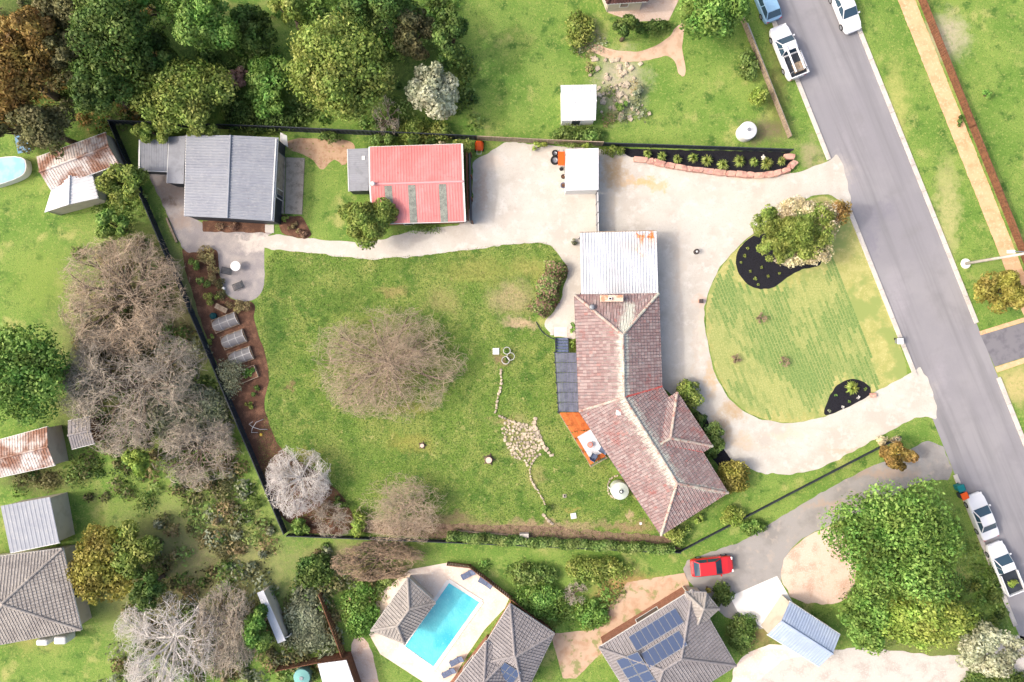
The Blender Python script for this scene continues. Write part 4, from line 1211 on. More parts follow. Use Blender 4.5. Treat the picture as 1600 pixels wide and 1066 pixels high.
# ------------------------------------------------------------ red roofed shed
rs, c4, ins = shed('faded red corrugated roof shed with three grey skylight strips', [(577, 230), (722, 225), (727, 346), (582, 350)], 2.45, 3.0, G['red_roof'], 'brick', .3, name='red_roofed_shed', ov=.25, amp=.02, ridge_m=mat('pink_ridge', [S(244, 168, 170)]))
a, b_, c, d = c4
up = np.array((0, 0, .55)); m0 = (a + d) / 2 + up; m1 = (b_ + c) / 2 + up
for fx in (.155, .405, .735):
    e0 = lerp(d, c, fx); e1 = lerp(d, c, fx + .08); g0_ = lerp(m0, m1, fx); g1_ = lerp(m0, m1, fx + .08)
    k = np.array((0, 0, .026))
    B().add([e0 + k, e1 + k, lerp(e1, g1_, .95) + k, lerp(e0, g0_, .95) + k, e0 + k * .5, e1 + k * .5, lerp(e1, g1_, .95) + k * .5, lerp(e0, g0_, .95) + k * .5],
            [(0, 1, 2, 3), (4, 5, 6, 7), (0, 1, 5, 4), (1, 2, 6, 5), (2, 3, 7, 6), (3, 0, 4, 7)]).build('skylight', G['sky_sheet'], rs)
vx = m0 + np.array((.35, 0, 0))
B().lathe(vx[0], vx[1], [(.1, vx[2]), (.1, vx[2] + .2), (.2, vx[2] + .25), (.22, vx[2] + .4), (.1, vx[2] + .48)], 12).build('ventilator', G['white'], rs, smooth=True)
for (e, k) in (((a, m0), .0), ((d, m0), 0), ((b_, m1), 0), ((c, m1), 0)):
    B().slab(_strip(np.array(e[0]) + (0, 0, .035), np.array(e[1]) + (0, 0, .035), .14), .1).build('barge', G['white'], rs)
# side screen beside the red shed
sc = thing('side_screen', 'dark timber screen and gutter beam beside red shed', 'screen', W(733, 290))
p, r = W(735, 246, 0), W(737, 350, 0)
B().obox(p, r, .12, 0, 1.9).build('screen_panel', G['charcoal'], sc)
B().obox((p[0] - .25, p[1]), (r[0] - .25, r[1]), .16, 1.9, 2.02).build('beam', G['brown_timber'], sc)
for f in (0, .33, .66, 1):
    w = lerp(p, r, f); B().box(w[0] + .08, w[0] + .18, w[1] - .05, w[1] + .05, 0, 1.95).build('post', G['brown_timber'], sc)
# small grey lean-to
ls, c4, ins = shed('small plain grey lean-to shed against the red roofed shed', [(577, 233), (577, 299), (545, 299), (543, 233)], 1.95, 2.25, G['zinc2'], 'charcoal', .2, name='lean_to', ov=.06, flat=True, amp=.015)
p = W(568, 247, 2.2); B().box(p[0] - .14, p[0] + .14, p[1] - .18, p[1] + .18, 2.16, 2.26).build('vent_hatch', G['white'], ls)

# ------------------------------------------------------------ grey ribbed shed and its two lean-tos
gs, c4, ins = shed('large grey ribbed metal shed with a central ridge', [(291, 211), (288, 338), (427, 346), (434, 215)], 2.75, 3.05, G['zinc'], 'charcoal', .28, name='metal_shed', ov=.1, amp=.075)
B().tube([lerp(c4[3], c4[2], .02) + (-.12, 0, .06), lerp(c4[3], c4[2], .98) + (-.12, 0, .06)], .07, 6).build('barge_cap', G['white'], gs)
opening(gs, ins[2], ins[3], .35, .85, .02, 2.2, 'door', 'zinc2', 'slab')
l1, c4, ins = shed('smooth flat panel grey lean-to between the two ribbed roofs', [(291, 213), (288, 288), (261, 286), (264, 214)], 2.2, 2.35, G['zinc2'], 'charcoal', .8, name='lean_to', ov=.06, flat=True, amp=.006, door=False)
l2, c4, ins = shed('low ribbed grey lean-to nearest the dark corner fence', [(263, 219), (218, 219), (217, 266), (261, 268)], 2.0, 2.15, G['zinc2'], 'charcoal', .2, name='lean_to', ov=.06, flat=True, amp=.015, door=False)
gutter_line(l2, [np.array(W(218, 219, 2.18)), np.array(W(217, 267, 2.1))], 'white', .14)
sl = B().slab([np.array(W(x, y, .1)) for x, y in ((434, 246), (432, 333), (443, 334), (446, 246))], .11)
setp(sl.build('concrete_step', G['slab'], bevel=.01), 'narrow concrete apron strip along the grey shed door', 'slab')
sl = B().slab([np.array(W(x, y, .08)) for x, y in ((447, 246), (445, 334), (472, 335), (476, 247))], .09)
setp(sl.build('concrete_slab', G['slab'], bevel=.01), 'speckled concrete slab with a pale edge beside the grey shed', 'slab')
B().add([W(446, 246, .03), W(447.2, 246, .03), W(445, 334, .03), W(443.8, 334, .03)], [(0, 1, 2, 3)])
setp(B().slab([np.array(W(x, y, .05)) for x, y in ((414, 351), (414, 363), (428, 364), (428, 351))], .06).build('stepping_slab', G['concrete'], bevel=.015), 'pale stepping slab in the bed at the shed corner', 'slab')
pn = thing('leaning_panel', 'white sheet panel leaning on the grey shed corner', 'panel', W(441, 218))
a = [W(438, 207, 1.6), W(448, 212, 1.55), W(450, 230, .5), W(437, 222, .5)]
B().slab([np.array(v) for v in (a[3], a[2], a[1], a[0])], .05).build('sheet', G['white'], pn)
B().tube([W(443, 210, 1.55), W(444, 212, 0)], .03, 5).build('prop', G['timber'], pn)

def bin_(label, px, py, m, lid, h=1.0, s=.28, name='bin', rz=0, group=None):
    th = thing(name, label, 'bin', W(px, py, 0), rz, local=True, group=group)
    B().prism([(-s * .8, -s * .8), (s * .8, -s * .8), (s * .8, s * .8), (-s * .8, s * .8)], .06, h, top=[(-s, -s), (s, -s), (s, s), (-s, s)]).build('body', G[m], th, bevel=.02)
    ld = B().box(-s - .03, s + .03, -s - .05, s + .03, h + .002, h + .07).build('lid', G[lid], th, bevel=.02)
    B().tube([(-s, s + .06, h), (s, s + .06, h)], .025, 6).build('handle', G['black'], th)
    for sx in (-1, 1):
        B().tube([(sx * s * .9 - .03, s * .8, .1), (sx * s * .9 + .03, s * .8, .1)], .1, 10).build('wheel', G['rubber'], th)
    return th
bin_('teal wheelie bin by the grey shed wall', 440, 236, 'teal', 'teal')

# ------------------------------------------------------------ white shed and what stands round it
ws, c4, ins = shed('small flat white roofed shed between the two gravel yards', [(935, 232), (935, 297), (884, 298), (885, 233)], 2.25, 2.35, G['white_roof'], 'white', .8, name='white_shed', ov=.05, flat=True, amp=.008)
gutter_line(ws, [np.array(W(884, 292, 2.36)), np.array(W(934, 291, 2.38))], 'white', .25, name='flashing')
def wheel(label, px, py, rad=.42, z=.12, name='spare_wheel'):
    th = thing(name, label, 'wheel', W(px, py), local=True)
    B().lathe(0, 0, [(rad * .6, 0), (rad, .04), (rad, .2), (rad * .62, .24), (rad * .6, .1)], 22).build('tyre', G['rubber'], th, smooth=True)
    B().lathe(0, 0, [(rad * .58, .05), (rad * .58, .17), (rad * .2, .12), (rad * .16, .18)], 18).build('rim', G['steel'], th)
    return th
wheel('large spare wheel lying on gravel beside the white shed', 867, 251, .44)
wheel('smaller grey wheel behind the large one by the shed', 867, 240, .3)
wb = thing('wheelbarrow', 'orange wheelbarrow leaning at the white shed wall', 'wheelbarrow', W(878, 250))
cx, cy, _ = W(877, 250)
B().prism([(cx - .25, cy - .5), (cx + .2, cy - .5), (cx + .2, cy + .5), (cx - .25, cy + .5)], .35, .62, top=[(cx - .36, cy - .68), (cx + .3, cy - .68), (cx + .3, cy + .66), (cx - .36, cy + .66)]).build('tray', G['orange'], wb)
for sx in (-.2, .18):
    B().tube([(cx + sx, cy + .9, .5), (cx + sx, cy - .3, .36), (cx + sx * .3, cy - .85, .2)], .022, 6).build('handle', G['steel'], wb)
    B().tube([(cx + sx, cy + .25, .36), (cx + sx, cy + .35, 0)], .02, 5).build('leg', G['steel'], wb)
B().lathe(cx, cy - .9, [(.1, .0), (.19, .04), (.19, .12), (.1, .16)], 16).build('wheel', G['rubber'], wb)
def pot(label, px, py, rad, h, m, name='pot', plant=None, group=None):
    th = thing(name, label, 'pot', W(px, py), local=True, group=group)
    B().lathe(0, 0, [(rad * .7, 0), (rad * .95, h * .8), (rad * 1.05, h * .85), (rad * 1.05, h), (rad * .85, h), (rad * .8, h * .86)], 16).build('body', G[m], th, smooth=False)
    B().lathe(0, 0, [(rad * .78, h * .8), (rad * .7, h * .9)], 12).build('soil', G['mulch'], th)
    return th
pot('dark round pot against the white shed, nearer the rear fence', 880, 277, .22, .3, 'black')
pot('tall grey pot at the front corner of the white shed', 880, 291, .28, .45, 'fabric')
# orange ride-on toy / mower
mw = thing('mower', 'orange mower parked at the shrub by the rear fence', 'mower', W(749, 229), local=True)
B().loft([[(x * s, y * s + dy, z) for x, y in ((-.34, -.5), (.34, -.5), (.42, -.2), (.42, .25), (.28, .5), (-.28, .5), (-.42, .25), (-.42, -.2))] for s, z, dy in ((.9, .12, 0), (1, .25, 0), (.86, .48, 0), (.5, .62, .12))]).build('hood', G['orange'], mw, bevel=.03)
for sx in (-.38, .38):
    for sy in (-.4, .36):
        B().tube([(sx - .06, sy, .14), (sx + .06, sy, .14)], .14, 12).build('wheel', G['rubber'], mw)
B().tube([(-.22, -.45, .4), (-.2, -.95, .85), (.2, -.95, .85), (.22, -.45, .4)], .018, 6).build('handle', G['white'], mw)

# ------------------------------------------------------------ fences
fence('dark steel fence along the left boundary with raised beds beside it', [(180, 196), (262, 389), (345, 585), (449, 830)], 1.3, G['charcoal'], name='steel_fence')
fence('dark steel rear fence behind the sheds and the black mulch bed', [(181, 195), (440, 205), (745, 219)], 1.6, G['charcoal'], name='steel_fence')
fence('grey paling fence behind the gravel yard and white shed', [(747, 219), (845, 224), (940, 228)], 1.5, G['timber'], name='paling_fence', kind='paling')
fence('black steel fence above the stone edged mulch bed', [(942, 228), (1090, 233), (1233, 238)], 1.2, G['charcoal'], name='steel_fence')
fence('dark fence behind the long hedge at the lawn foot', [(452, 834), (750, 846), (1060, 860)], 1.0, G['charcoal'], name='steel_fence')
fence('low dark fence along the grass strip beside the shared driveway', [(1062, 860), (1230, 772), (1404, 682)], .5, G['charcoal'], name='low_fence')
fence('brown paling fence beside the tan footpath across the street', [(roadx(-60, 1, 111), -60), (roadx(200, 1, 111), 200), (roadx(470, 1, 111), 470)], 1.1, G['brown_timber'], name='paling_fence', kind='paling')
fence('brown paling fence running down past the pool garden', [(504, 922), (535, 1005), (560, 1080)], 1.6, G['brown_timber'], name='paling_fence', kind='paling')
fence('short brown cross fence above the white roofed store', [(438, 1038), (540, 1018)], 1.6, G['brown_timber'], name='paling_fence', kind='paling')
fence('dark pool fence on the grass bank behind the pool', [(700, 878), (735, 882), (800, 932), (866, 985)], 1.2, G['brown_timber'], name='pool_fence', kind='paling')
fence('pale side fence by the strip of verge at the street', [(1158, 34), (1195, 125), (1231, 216)], 1.0, G['timber'], name='paling_fence', kind='paling')

# ------------------------------------------------------------ stones
def stone_mesh(name, seed, m):
    rng = np.random.default_rng(seed)
    bm = bmesh.new(); bmesh.ops.create_cube(bm, size=1)
    bmesh.ops.subdivide_edges(bm, edges=bm.edges[:], cuts=1, use_grid_fill=True)
    for v in bm.verts:
        p = np.array(v.co); l = np.linalg.norm(p)
        p = p * (.62 + .38 * .5 / max(l, .01) * 1.1) + rng.normal(0, .045, 3)
        v.co = Vector(p)
    me = bpy.data.meshes.new(name); bm.to_mesh(me); bm.free()
    me.materials.append(m)
    return me
PST = [stone_mesh('pink_stone', i, G['stone']) for i in range(6)]
CST = [stone_mesh('cream_stone', 10 + i, G['cream_stone']) for i in range(7)]
def put(name, me, x, y, z, rz, sc_, parent):
    o = bpy.data.objects.new(name, me)
    finish(o, (x, y, z), parent); o.rotation_euler = (RNG.normal(0, .08), RNG.normal(0, .08), rz); o.scale = sc_
    return o
sb = thing('stone_edging', 'row of pink sandstone blocks edging the black mulch bed', 'stone border', W(1110, 262))
line = [(990, 249), (1018, 253), (1047, 260), (1075, 265), (1110, 269), (1145, 273), (1180, 275), (1208, 273), (1228, 267), (1237, 258), (1232, 246)]
Pw = [np.array(W(*p)[:2]) for p in line]
seg = [np.linalg.norm(b - a) for a, b in zip(Pw[:-1], Pw[1:])]; tot = sum(seg); u = 0; i = 0
def along(u):
    for a, b, s in zip(Pw[:-1], Pw[1:], seg):
        if u <= s: return a + (b - a) * u / s, math.atan2(*(b - a)[::-1])
        u -= s
    return Pw[-1], 0
while u < tot - .4:
    ln = random.uniform(.65, 1.35)
    p, an = along(u + ln / 2)
    put('stone', PST[i % 6], p[0], p[1], .2, an + random.uniform(-.06, .06), (ln * 1.02, random.uniform(.5, .66), random.uniform(.45, .6)), sb)
    u += ln * .98; i += 1
# dry stone channel in the lawn
rk = thing('stone_scatter', 'patch of scattered cream stones set in the lawn', 'stone bed', W(820, 690))
poly = [(792, 655), (812, 662), (838, 662), (848, 690), (846, 705), (830, 715), (826, 735), (818, 720), (800, 715), (790, 690), (782, 672)]
cnt = 0
taken = []
for _ in range(4000):
    x = random.uniform(778, 856); y = random.uniform(650, 740)
    if not inside(x, y, poly): continue
    s = random.uniform(2.2, 5.6)
    if any((x - a) ** 2 + (y - b) ** 2 < ((s + c) * .5) ** 2 for a, b, c in taken): continue
    taken.append((x, y, s)); p = W(x, y)
    put('stone', CST[cnt % 7], p[0], p[1], .03, random.uniform(0, 6), (s / 16 * random.uniform(.9, 1.3), s / 16, random.uniform(.1, .2)), rk); cnt += 1
    if cnt > 125: break
rg_ = thing('rock_garden', 'scattered pale rocks in the upper garden by the curved path', 'rocks', W(970, 135))
for k in range(70):
    x = random.gauss(966, 22); y = random.uniform(92, 190); p = W(x, y); q_ = random.uniform(2.5, 8)
    put('stone', CST[k % 7], p[0], p[1], .05, random.uniform(0, 6), (q_ / 16 * random.uniform(.9, 1.4), q_ / 16, random.uniform(.15, .4)), rg_)
def stone_line(label, pts, w, step, name='stone_edging'):
    th = thing(name, label, 'stone border', W(*pts[len(pts) // 2]))
    Q = chaikin(pts, 1, False); acc = 0; k = 0
    for a, b in zip(Q[:-1], Q[1:]):
        Ls = math.dist(a, b); t_ = -acc
        while t_ + step < Ls:
            t_ += step; f = t_ / Ls
            p = W(a[0] + (b[0] - a[0]) * f + random.uniform(-.7, .7), a[1] + (b[1] - a[1]) * f + random.uniform(-.7, .7))
            an = math.atan2(-(b[1] - a[1]), b[0] - a[0])
            put('stone', CST[k % 7], p[0], p[1], .06, an + random.uniform(-.5, .5), (step / 16 * random.uniform(.6, 1.1), w / 16 * random.uniform(.6, 1.3), random.uniform(.1, .24)), th); k += 1
        acc = Ls - t_
stone_line('curved stone border running up the lawn to the wire rings', [(782, 572), (784, 600), (777, 625), (774, 645)], 3.4, 5.6)
stone_line('low stone kerb along the top of the stone patch', [(776, 648), (795, 657), (812, 663), (824, 664)], 3.2, 5)
stone_line('broad rough stone ridge on the right of the stone patch', [(838, 648), (834, 662), (841, 684), (850, 698), (862, 712)], 6.5, 6)
stone_line('thin curved stone kerb leading down from the stone patch', [(848, 707), (834, 716), (827, 735), (830, 752), (842, 770), (852, 788)], 3.0, 5)
stone_line('hexagonal tan edging around the water tank base', [(968, 742), (955, 746), (948, 757), (951, 772), (962, 780)], 2.2, 4)
stone_line('row of pale rocks at the foot of the stone kerb', [(846, 800), (855, 812), (866, 822)], 4, 6)

# ------------------------------------------------------------ patio furniture and garden beds on the left
pt_ = thing('round_table', 'round white table on the grey gravel patio', 'table', W(372, 417), local=True)
B().lathe(0, 0, [(.46, .70), (.48, .715), (.48, .735), (.46, .745)], 28).build('table_top', G['white'], pt_)
B().lathe(0, 0, [(.05, .04), (.04, .7)], 10).build('pedestal', G['white'], pt_)
for k in range(4):
    a = k * math.pi / 2 + .4
    B().tube([(0, 0, .1), (.3 * math.cos(a), .3 * math.sin(a), .03)], .025, 6).build('foot', G['white'], pt_)
def lounge(label, px, py, rz):
    th = thing('lounge_chair', label, 'chair', W(px, py), rz, local=True)
    for y in (-.3, .3):
        B().tube([(-.55, y, .28), (.3, y, .3), (.62, y, .62)], .022, 6).build('side_rail', G['black'], th)
        for x in (-.45, .28):
            B().tube([(x, y, .29), (x, y, 0)], .02, 6).build('leg', G['black'], th)
    for k in range(13):
        f = k / 12
        x = -.53 + 1.12 * f; z = .29 if x < .3 else .3 + (x - .3)
        B().obox((x, -.29), (x, .29), .055, z, z + .018).build('slat', G['charcoal'], th)
lounge('dark slatted lounge chair beside the round white table', 356, 424, math.radians(-12))
lounge('dark slatted lounge chair on the lower part of the patio', 374, 447, math.radians(22))
setp(B().lathe(*W(350.5, 451)[:2], [(.12, 0), (.16, .05), (.17, .28), (.1, .34)], 14).build('lidded_jar', G['white'], smooth=True), 'small white lidded jar at the patio edge', 'jar')
bn_ = thing('garden_bench', 'small weathered timber bench among the garden plants', 'bench', W(348, 482), math.radians(-27), local=True)
for k in range(4):
    B().box(-.62, .62, -.25 + k * .125, -.25 + k * .125 + .105, .42, .45).build('slat', G['timber'], bn_)
for x in (-.5, .5):
    for y in (-.2, .2):
        B().box(x - .03, x + .03, y - .03, y + .03, 0, .42).build('leg', G['timber'], bn_)
    B().box(x - .03, x + .03, -.26, .26, .38, .418).build('bearer', G['timber'], bn_)
def tunnel(label, px, py, rz, ln=2.4, w=1.25):
    th = thing('net_tunnel', label, 'garden bed', W(px, py), rz, local=True, group='netted garden beds')
    h = .45; n = 12; vs = []; fs = []; ms = 14
    for i in range(ms + 1):
        x = -ln / 2 + ln * i / ms
        endf = min(1, (i / 2.6) ** .5) if i < 3 else 1
        sag = 1 - .05 * abs(math.sin(i * math.pi * 3 / ms))
        for j in range(n + 1):
            a = math.pi * j / n
            vs.append((x + random.uniform(-.01, .01), math.cos(a) * w / 2 * (.5 + .5 * endf) * sag, .22 + math.sin(a) * h * (.45 + .55 * endf) * sag))
    for i in range(ms):
        for j in range(n):
            k = i * (n + 1) + j
            fs.append((k, k + 1, k + n + 2, k + n + 1))
    B().add(vs, fs).build('net_cover', G['net'], th, smooth=True)
    for f in (.34, .66, .99):
        x = -ln / 2 + ln * f
        B().tube([(x, math.cos(math.pi * j / 10) * (w / 2 + .02), .22 + math.sin(math.pi * j / 10) * (h + .02)) for j in range(11)], .022, 5).build('hoop', G['white'], th)
    B().tube([(-ln / 2 + .2, 0, .22 + h * .97), (ln / 2, 0, .22 + h + .03)], .02, 5).build('ridge_pole', G['white'], th)
    for (x0, x1, y0, y1) in ((-ln / 2, ln / 2, -w / 2 - .05, -w / 2), (-ln / 2, ln / 2, w / 2, w / 2 + .05), (-ln / 2, -ln / 2 + .05, -w / 2 + .002, w / 2 - .002), (ln / 2 - .05, ln / 2, -w / 2 + .002, w / 2 - .002)):
        B().box(x0, x1, y0, y1, 0, .24).build('bed_side', G['timber'], th)
    B().box(-ln / 2 + .06, ln / 2 - .06, -w / 2 + .01, w / 2 - .01, .05, .2).build('bed_soil', G['mulch'], th)
tunnel('netted hoop bed nearest the patio, first of three', 353, 504, math.radians(21), 2.5)
tunnel('netted hoop bed in the middle of the three', 366, 530.5, math.radians(21), 2.35)
tunnel('netted hoop bed next to the open planter, last of three', 377, 557, math.radians(20), 2.35)
rb = thing('raised_bed', 'open timber raised bed with leafy greens below the net tunnels', 'garden bed', W(388, 585), math.radians(22), local=True)
for (x0, x1, y0, y1) in ((-.95, .95, -.62, -.57), (-.95, .95, .57, .62), (-.95, -.9, -.568, .568), (.9, .95, -.568, .568)):
    B().box(x0, x1, y0, y1, 0, .38).build('bed_side', G['timber'], rb)
B().box(-.89, .89, -.56, .56, .02, .3).build('bed_soil', G['mulch'], rb)
P, dl, rnd, cc = crown_pts((.15, .15, .35), .7, .42, .25, 14, 900, (.25, .4)); V, F, R = quads(P, dl, .07, .6, rnd)
np_mesh('greens', V, F, L['bright'], rb, R)
hp = thing('bent_pipes', 'two white bent pipe hoops lying on the mulch', 'pipes', W(402, 665))
B().tube([W(412, 655, .1), W(400, 660, .35), W(394, 670, .5), W(393, 676, .3), W(403, 676, .05)], .022, 6).build('pipe', G['white'], hp, smooth=True)
B().tube([W(395, 659, .4), W(389, 663, .3), W(396, 668, .3), W(406, 671, .15), W(418, 671, .05)], .022, 6).build('pipe', G['white'], hp, smooth=True)
setp(B().lathe(*W(408.5, 679)[:2], [(.1, .0), (.16, .12), (.12, .2)], 10).build('yellow_pot', mat('yellow_plastic', [S(228, 190, 80)])), 'tiny yellow pot on mulch near the bent pipes', 'pot')
setp(B().lathe(*W(335, 494)[:2], [(.3, .0), (.33, .4), (.12, .52)], 14).build('compost_drum', mat('dark_teal_plastic', [S(20, 66, 70)])), 'dark teal compost drum in shade by the fence', 'drum')
B_ = B(); B_.obox(W(261, 341), W(277, 379), .2, 0, .2)
setp(B_.build('timber_sleeper', G['timber'], bevel=.02), 'pale timber sleeper lying along the dark left fence', 'sleeper')

# ------------------------------------------------------------ things on the lawns
setp(B().box(*[v for v in (W(770, 0)[0], W(780, 0)[0])], W(0, 554)[1], W(0, 544)[1], .02, .14).build('white_slab', G['white'], bevel=.02), 'white square slab on bare soil near the wire rings', 'slab')
def ring(label, px, py, r=.36):
    th = thing('wire_ring', label, 'plant guard', W(px, py), local=True, group='wire rings around young plants')
    for z in (.05, .3, .55):
        B().tube([(r * math.cos(a), r * math.sin(a), z) for a in np.linspace(0, 2 * math.pi, 19)], .025, 5, cap=False).build('hoop', G['white'], th)
    for k in range(5):
        a = k * 1.257; B().tube([(r * math.cos(a), r * math.sin(a), 0), (r * math.cos(a), r * math.sin(a), .58)], .012, 4).build('stake', G['steel'], th)
ring('white wire ring on the lawn, topmost of the three', 792, 548, .34)
ring('white wire ring on the lawn, right of the three', 798, 557, .36)
ring('white wire ring on the lawn, lowest of the three', 790, 563, .36)
bush('leafy plant inside the topmost wire ring', 792, 549, 5, 5, .5, 'bright', lsize=.07)
bush('leafy plant inside the lowest wire ring', 790, 563, 5, 5, .5, 'bright', lsize=.07)
def stump(label, px, py, r=.35, h=.35):
    th = thing('tree_stump', label, 'stump', W(px, py), local=True)
    pr = [(r * 1.35, 0), (r * 1.1, h * .3), (r, h)]
    B().lathe(0, 0, pr, 12).build('bark', G['bark'], th)
    B().lathe(0, 0, [(r * .92, h + .002), (r * .86, h + .02)], 12).build('cut_face', G['pink_gravel'], th)
    for k in range(5):
        a = k * 1.3; B().tube([(r * .8 * math.cos(a), r * .8 * math.sin(a), h * .25), (r * 2 * math.cos(a), r * 2 * math.sin(a), -.02)], [.1, .03], 6).build('root', G['bark'], th)
stump('weathered tree stump on the lawn left of the stones', 764, 718, .34, .5)
stump('small cut stump on the lawn below the bare tree', 660, 696, .22, .25)
th = thing('tap_post', 'small grey garden tap post on the lawn', 'tap', W(882, 774), local=True)
B().box(-.05, .05, -.05, .05, 0, .7).build('post', G['charcoal'], th); B().tube([(0, -.04, .6), (0, -.16, .6), (0, -.18, .52)], .02, 6).build('spout', G['steel'], th)
B().box(-.18, .18, -.22, .1, .0, .05).build('base', G['slab'], th)
def plate(label, px, py, s, rz=.15):
    th = B(); c, s_ = math.cos(rz) * s, math.sin(rz) * s
    x, y, _ = W(px, py)
    th.prism([(x + c - s_, y + s_ + c), (x - c - s_, y - s_ + c), (x - c + s_, y - s_ - c), (x + c + s_, y + s_ - c)], .015, .1)
    setp(th.build('access_cover', G['white_concrete'], bevel=.015), label, 'cover')
plate('white square pit cover on the lower lawn', 896, 806, .27)
plate('tiny pale pit cover near the house corner', 1001, 818, .12)
tk = thing('water_tank', 'pale green round water tank under the house eave', 'tank', W(966, 763), local=True)
B().lathe(0, 0, [(.84, 0), (.86, .1), (.86, 1.35), (.8, 1.45), (.3, 1.62), (.26, 1.66)], 32).build('body', G['tank'], tk, smooth=False)
B().lathe(0.05, 0, [(.2, 1.62), (.2, 1.7), (.15, 1.72)], 16).build('lid', G['charcoal'], tk)
B().lathe(0.05, 0, [(.1, 1.721), (.1, 1.74), (.05, 1.75)], 12).build('strainer', G['white'], tk)
B().tube([(-.84, .2, 1.3), (-1.02, .22, 1.2), (-1.02, .22, 0)], .045, 8).build('overflow_pipe', G['white'], tk)
setp(B().box(W(812, 0)[0], W(826, 0)[0], W(0, 839)[1], W(0, 832)[1], 0, .6).build('meter_box', G['concrete'], bevel=.02), 'grey box standing in the hedge at the lawn foot', 'box')
setp(B().obox(W(712, 829), W(808, 836), .1, 0, .25).build('timber_sleeper', G['timber'], bevel=.02), 'grey sleeper edging in front of the long hedge', 'sleeper')
for lab, pts in (('thin dark edging strip curving left of the bronze hedge', [(857, 414), (850, 425), (845, 440), (841, 460)]), ('thin dark edging strip curving down to the deck steps', [(838, 503), (846, 518), (857, 526), (866, 530)])):
    Q = chaikin(pts, 2, False)
    setp(B().tube([W(*p, .03) for p in Q], .05, 5).build('lawn_edging', G['charcoal']), lab, 'edging')
setp(B().slab([np.array(W(x, y, .04)) for x, y in ((866, 511), (866, 526), (886, 526), (886, 511))], .05).build('paving_slab', G['sand_paving'], bevel=.01), 'cream paving slab at the foot of the deck steps', 'slab')
setp(B().slab([np.array(W(x, y, .04)) for x, y in ((860, 515), (860, 524), (865, 524), (865, 515))], .05).build('paving_slab', G['concrete'], bevel=.01), 'small pale paving piece left of the cream slab', 'slab')
# gravel ornaments
og = thing('metal_ornament', 'dark scrolled metal ornament standing alone on the gravel', 'ornament', W(1087, 394), local=True)
B().lathe(0, 0, [(.22, 0), (.24, .04), (.1, .08), (.06, .3)], 14).build('base', G['black'], og)
B().tube([(.22 * math.cos(a), .22 * math.sin(a), .3 + .03 * a) for a in np.linspace(0, 8, 26)], .05, 6).build('scroll', G['gutter'], og, smooth=True)
B().lathe(0.02, 0, [(.02, .3), (.11, .42), (.02, .47)], 10).build('finial', G['white'], og)
ps = thing('brick_bollard', 'short brown bollard on the gravel edge by the front lawn', 'bollard', W(1094, 471), local=True)
B().box(-.16, .16, -.16, .16, 0, .5).build('shaft', G['brick'], ps, bevel=.015); B().box(-.2, .2, -.2, .2, .501, .47).build('cap', G['gutter'], ps, bevel=.015)
pk = pot('dark shrub pot at the carport side wall', 897, 381, .2, .35, 'black')
bush('small grey leaved plant growing at the carport wall', 897, 378, 5, 5, .7, 'greygreen', lsize=.08)
setp(B().box(W(1358, 0)[0], W(1368, 0)[0], W(0, 621)[1], W(0, 614)[1], 0, .3).build('red_rock', PST[0].materials[0], bevel=.08), 'reddish rock at the tip of the lower black bed', 'rock')

# ------------------------------------------------------------ turf slabs on the front lawn
poly = [W(*p)[:2] for p in chaikin(front_lawn_px, 1)]
d = np.array((.37, -.93)); d /= np.linalg.norm(d); nrm = np.array((d[1], -d[0]))
cen = np.array(W(1240, 500)[:2])
V = []; F = []; R = []
from mathutils import noise as mnoise
beds = [[W(*p)[:2] for p in ((1146, 360), (1146, 440), (1185, 458), (1240, 440), (1290, 420), (1290, 340))], [W(*p)[:2] for p in ((1280, 655), (1300, 600), (1335, 585), (1372, 615))]]
for j in range(-40, 41):
    for i in range(-16, 17):
        c = cen + d * ((i + .37 * (j % 3)) * 1.2) + nrm * j * .3
        cs = [c + d * sx * .585 + nrm * sy * .130 for sx, sy in ((-1, -1), (1, -1), (1, 1), (-1, 1))]
        if (c[0] - W(1262, 0)[0]) > (W(0, 300)[1] - c[1]) * .385 or not all(inside(*q, poly) for q in cs) or any(inside(*c, bd) for bd in beds): continue
        z = .0115 + random.uniform(0, .001); k = len(V)
        V += [(*q, .0095) for q in cs] + [(*q, z) for q in cs]
        F += [(k + 4, k + 5, k + 6, k + 7), (k, k + 1, k + 5, k + 4), (k + 1, k + 2, k + 6, k + 5), (k + 2, k + 3, k + 7, k + 6), (k + 3, k, k + 4, k + 7)]
        nv = mnoise.noise(Vector((c[0] * .22, c[1] * .22, 3.1))) * .95 + .12 + random.uniform(-.34, .34)
        R += [min(1, max(0, .5 + nv))] * 8
m, t, p = newmat('turf_slab')
geo = N(t, 'ShaderNodeNewGeometry'); at = N(t, 'ShaderNodeAttribute', attribute_name='rnd')
n1 = noise(t, geo.outputs['Position'], 7, 6, .7); n2 = noise(t, geo.outputs['Position'], 1.3, 5)
ca = mixc(t, ramp(t, n1.outputs[0], .40, .66), S(154, 164, 92), S(186, 188, 122))
cb = mixc(t, ramp(t, n1.outputs[0], .40, .66), S(104, 136, 68), S(146, 166, 96))
ad = N(t, 'ShaderNodeMath', operation='MULTIPLY_ADD'); t.links.new(n2.outputs[0], ad.inputs[0]); ad.inputs[1].default_value = .5; t.links.new(at.outputs['Fac'], ad.inputs[2])
c = mixc(t, ramp(t, ad.outputs[0], .4, 1.15), ca, cb)
t.links.new(c, p.inputs['Base Color']); p.inputs['Roughness'].default_value = .95
bn = N(t, 'ShaderNodeBump'); bn.inputs['Distance'].default_value = .04; t.links.new(noise(t, geo.outputs['Position'], 14, 5, .7).outputs[0], bn.inputs['Height']); t.links.new(bn.outputs[0], p.inputs['Normal'])
o = np_mesh('turf_slabs', V, F, m, None, R); setp(o, 'rolled turf slabs laid in staggered rows on the front lawn', 'turf', kind='stuff')

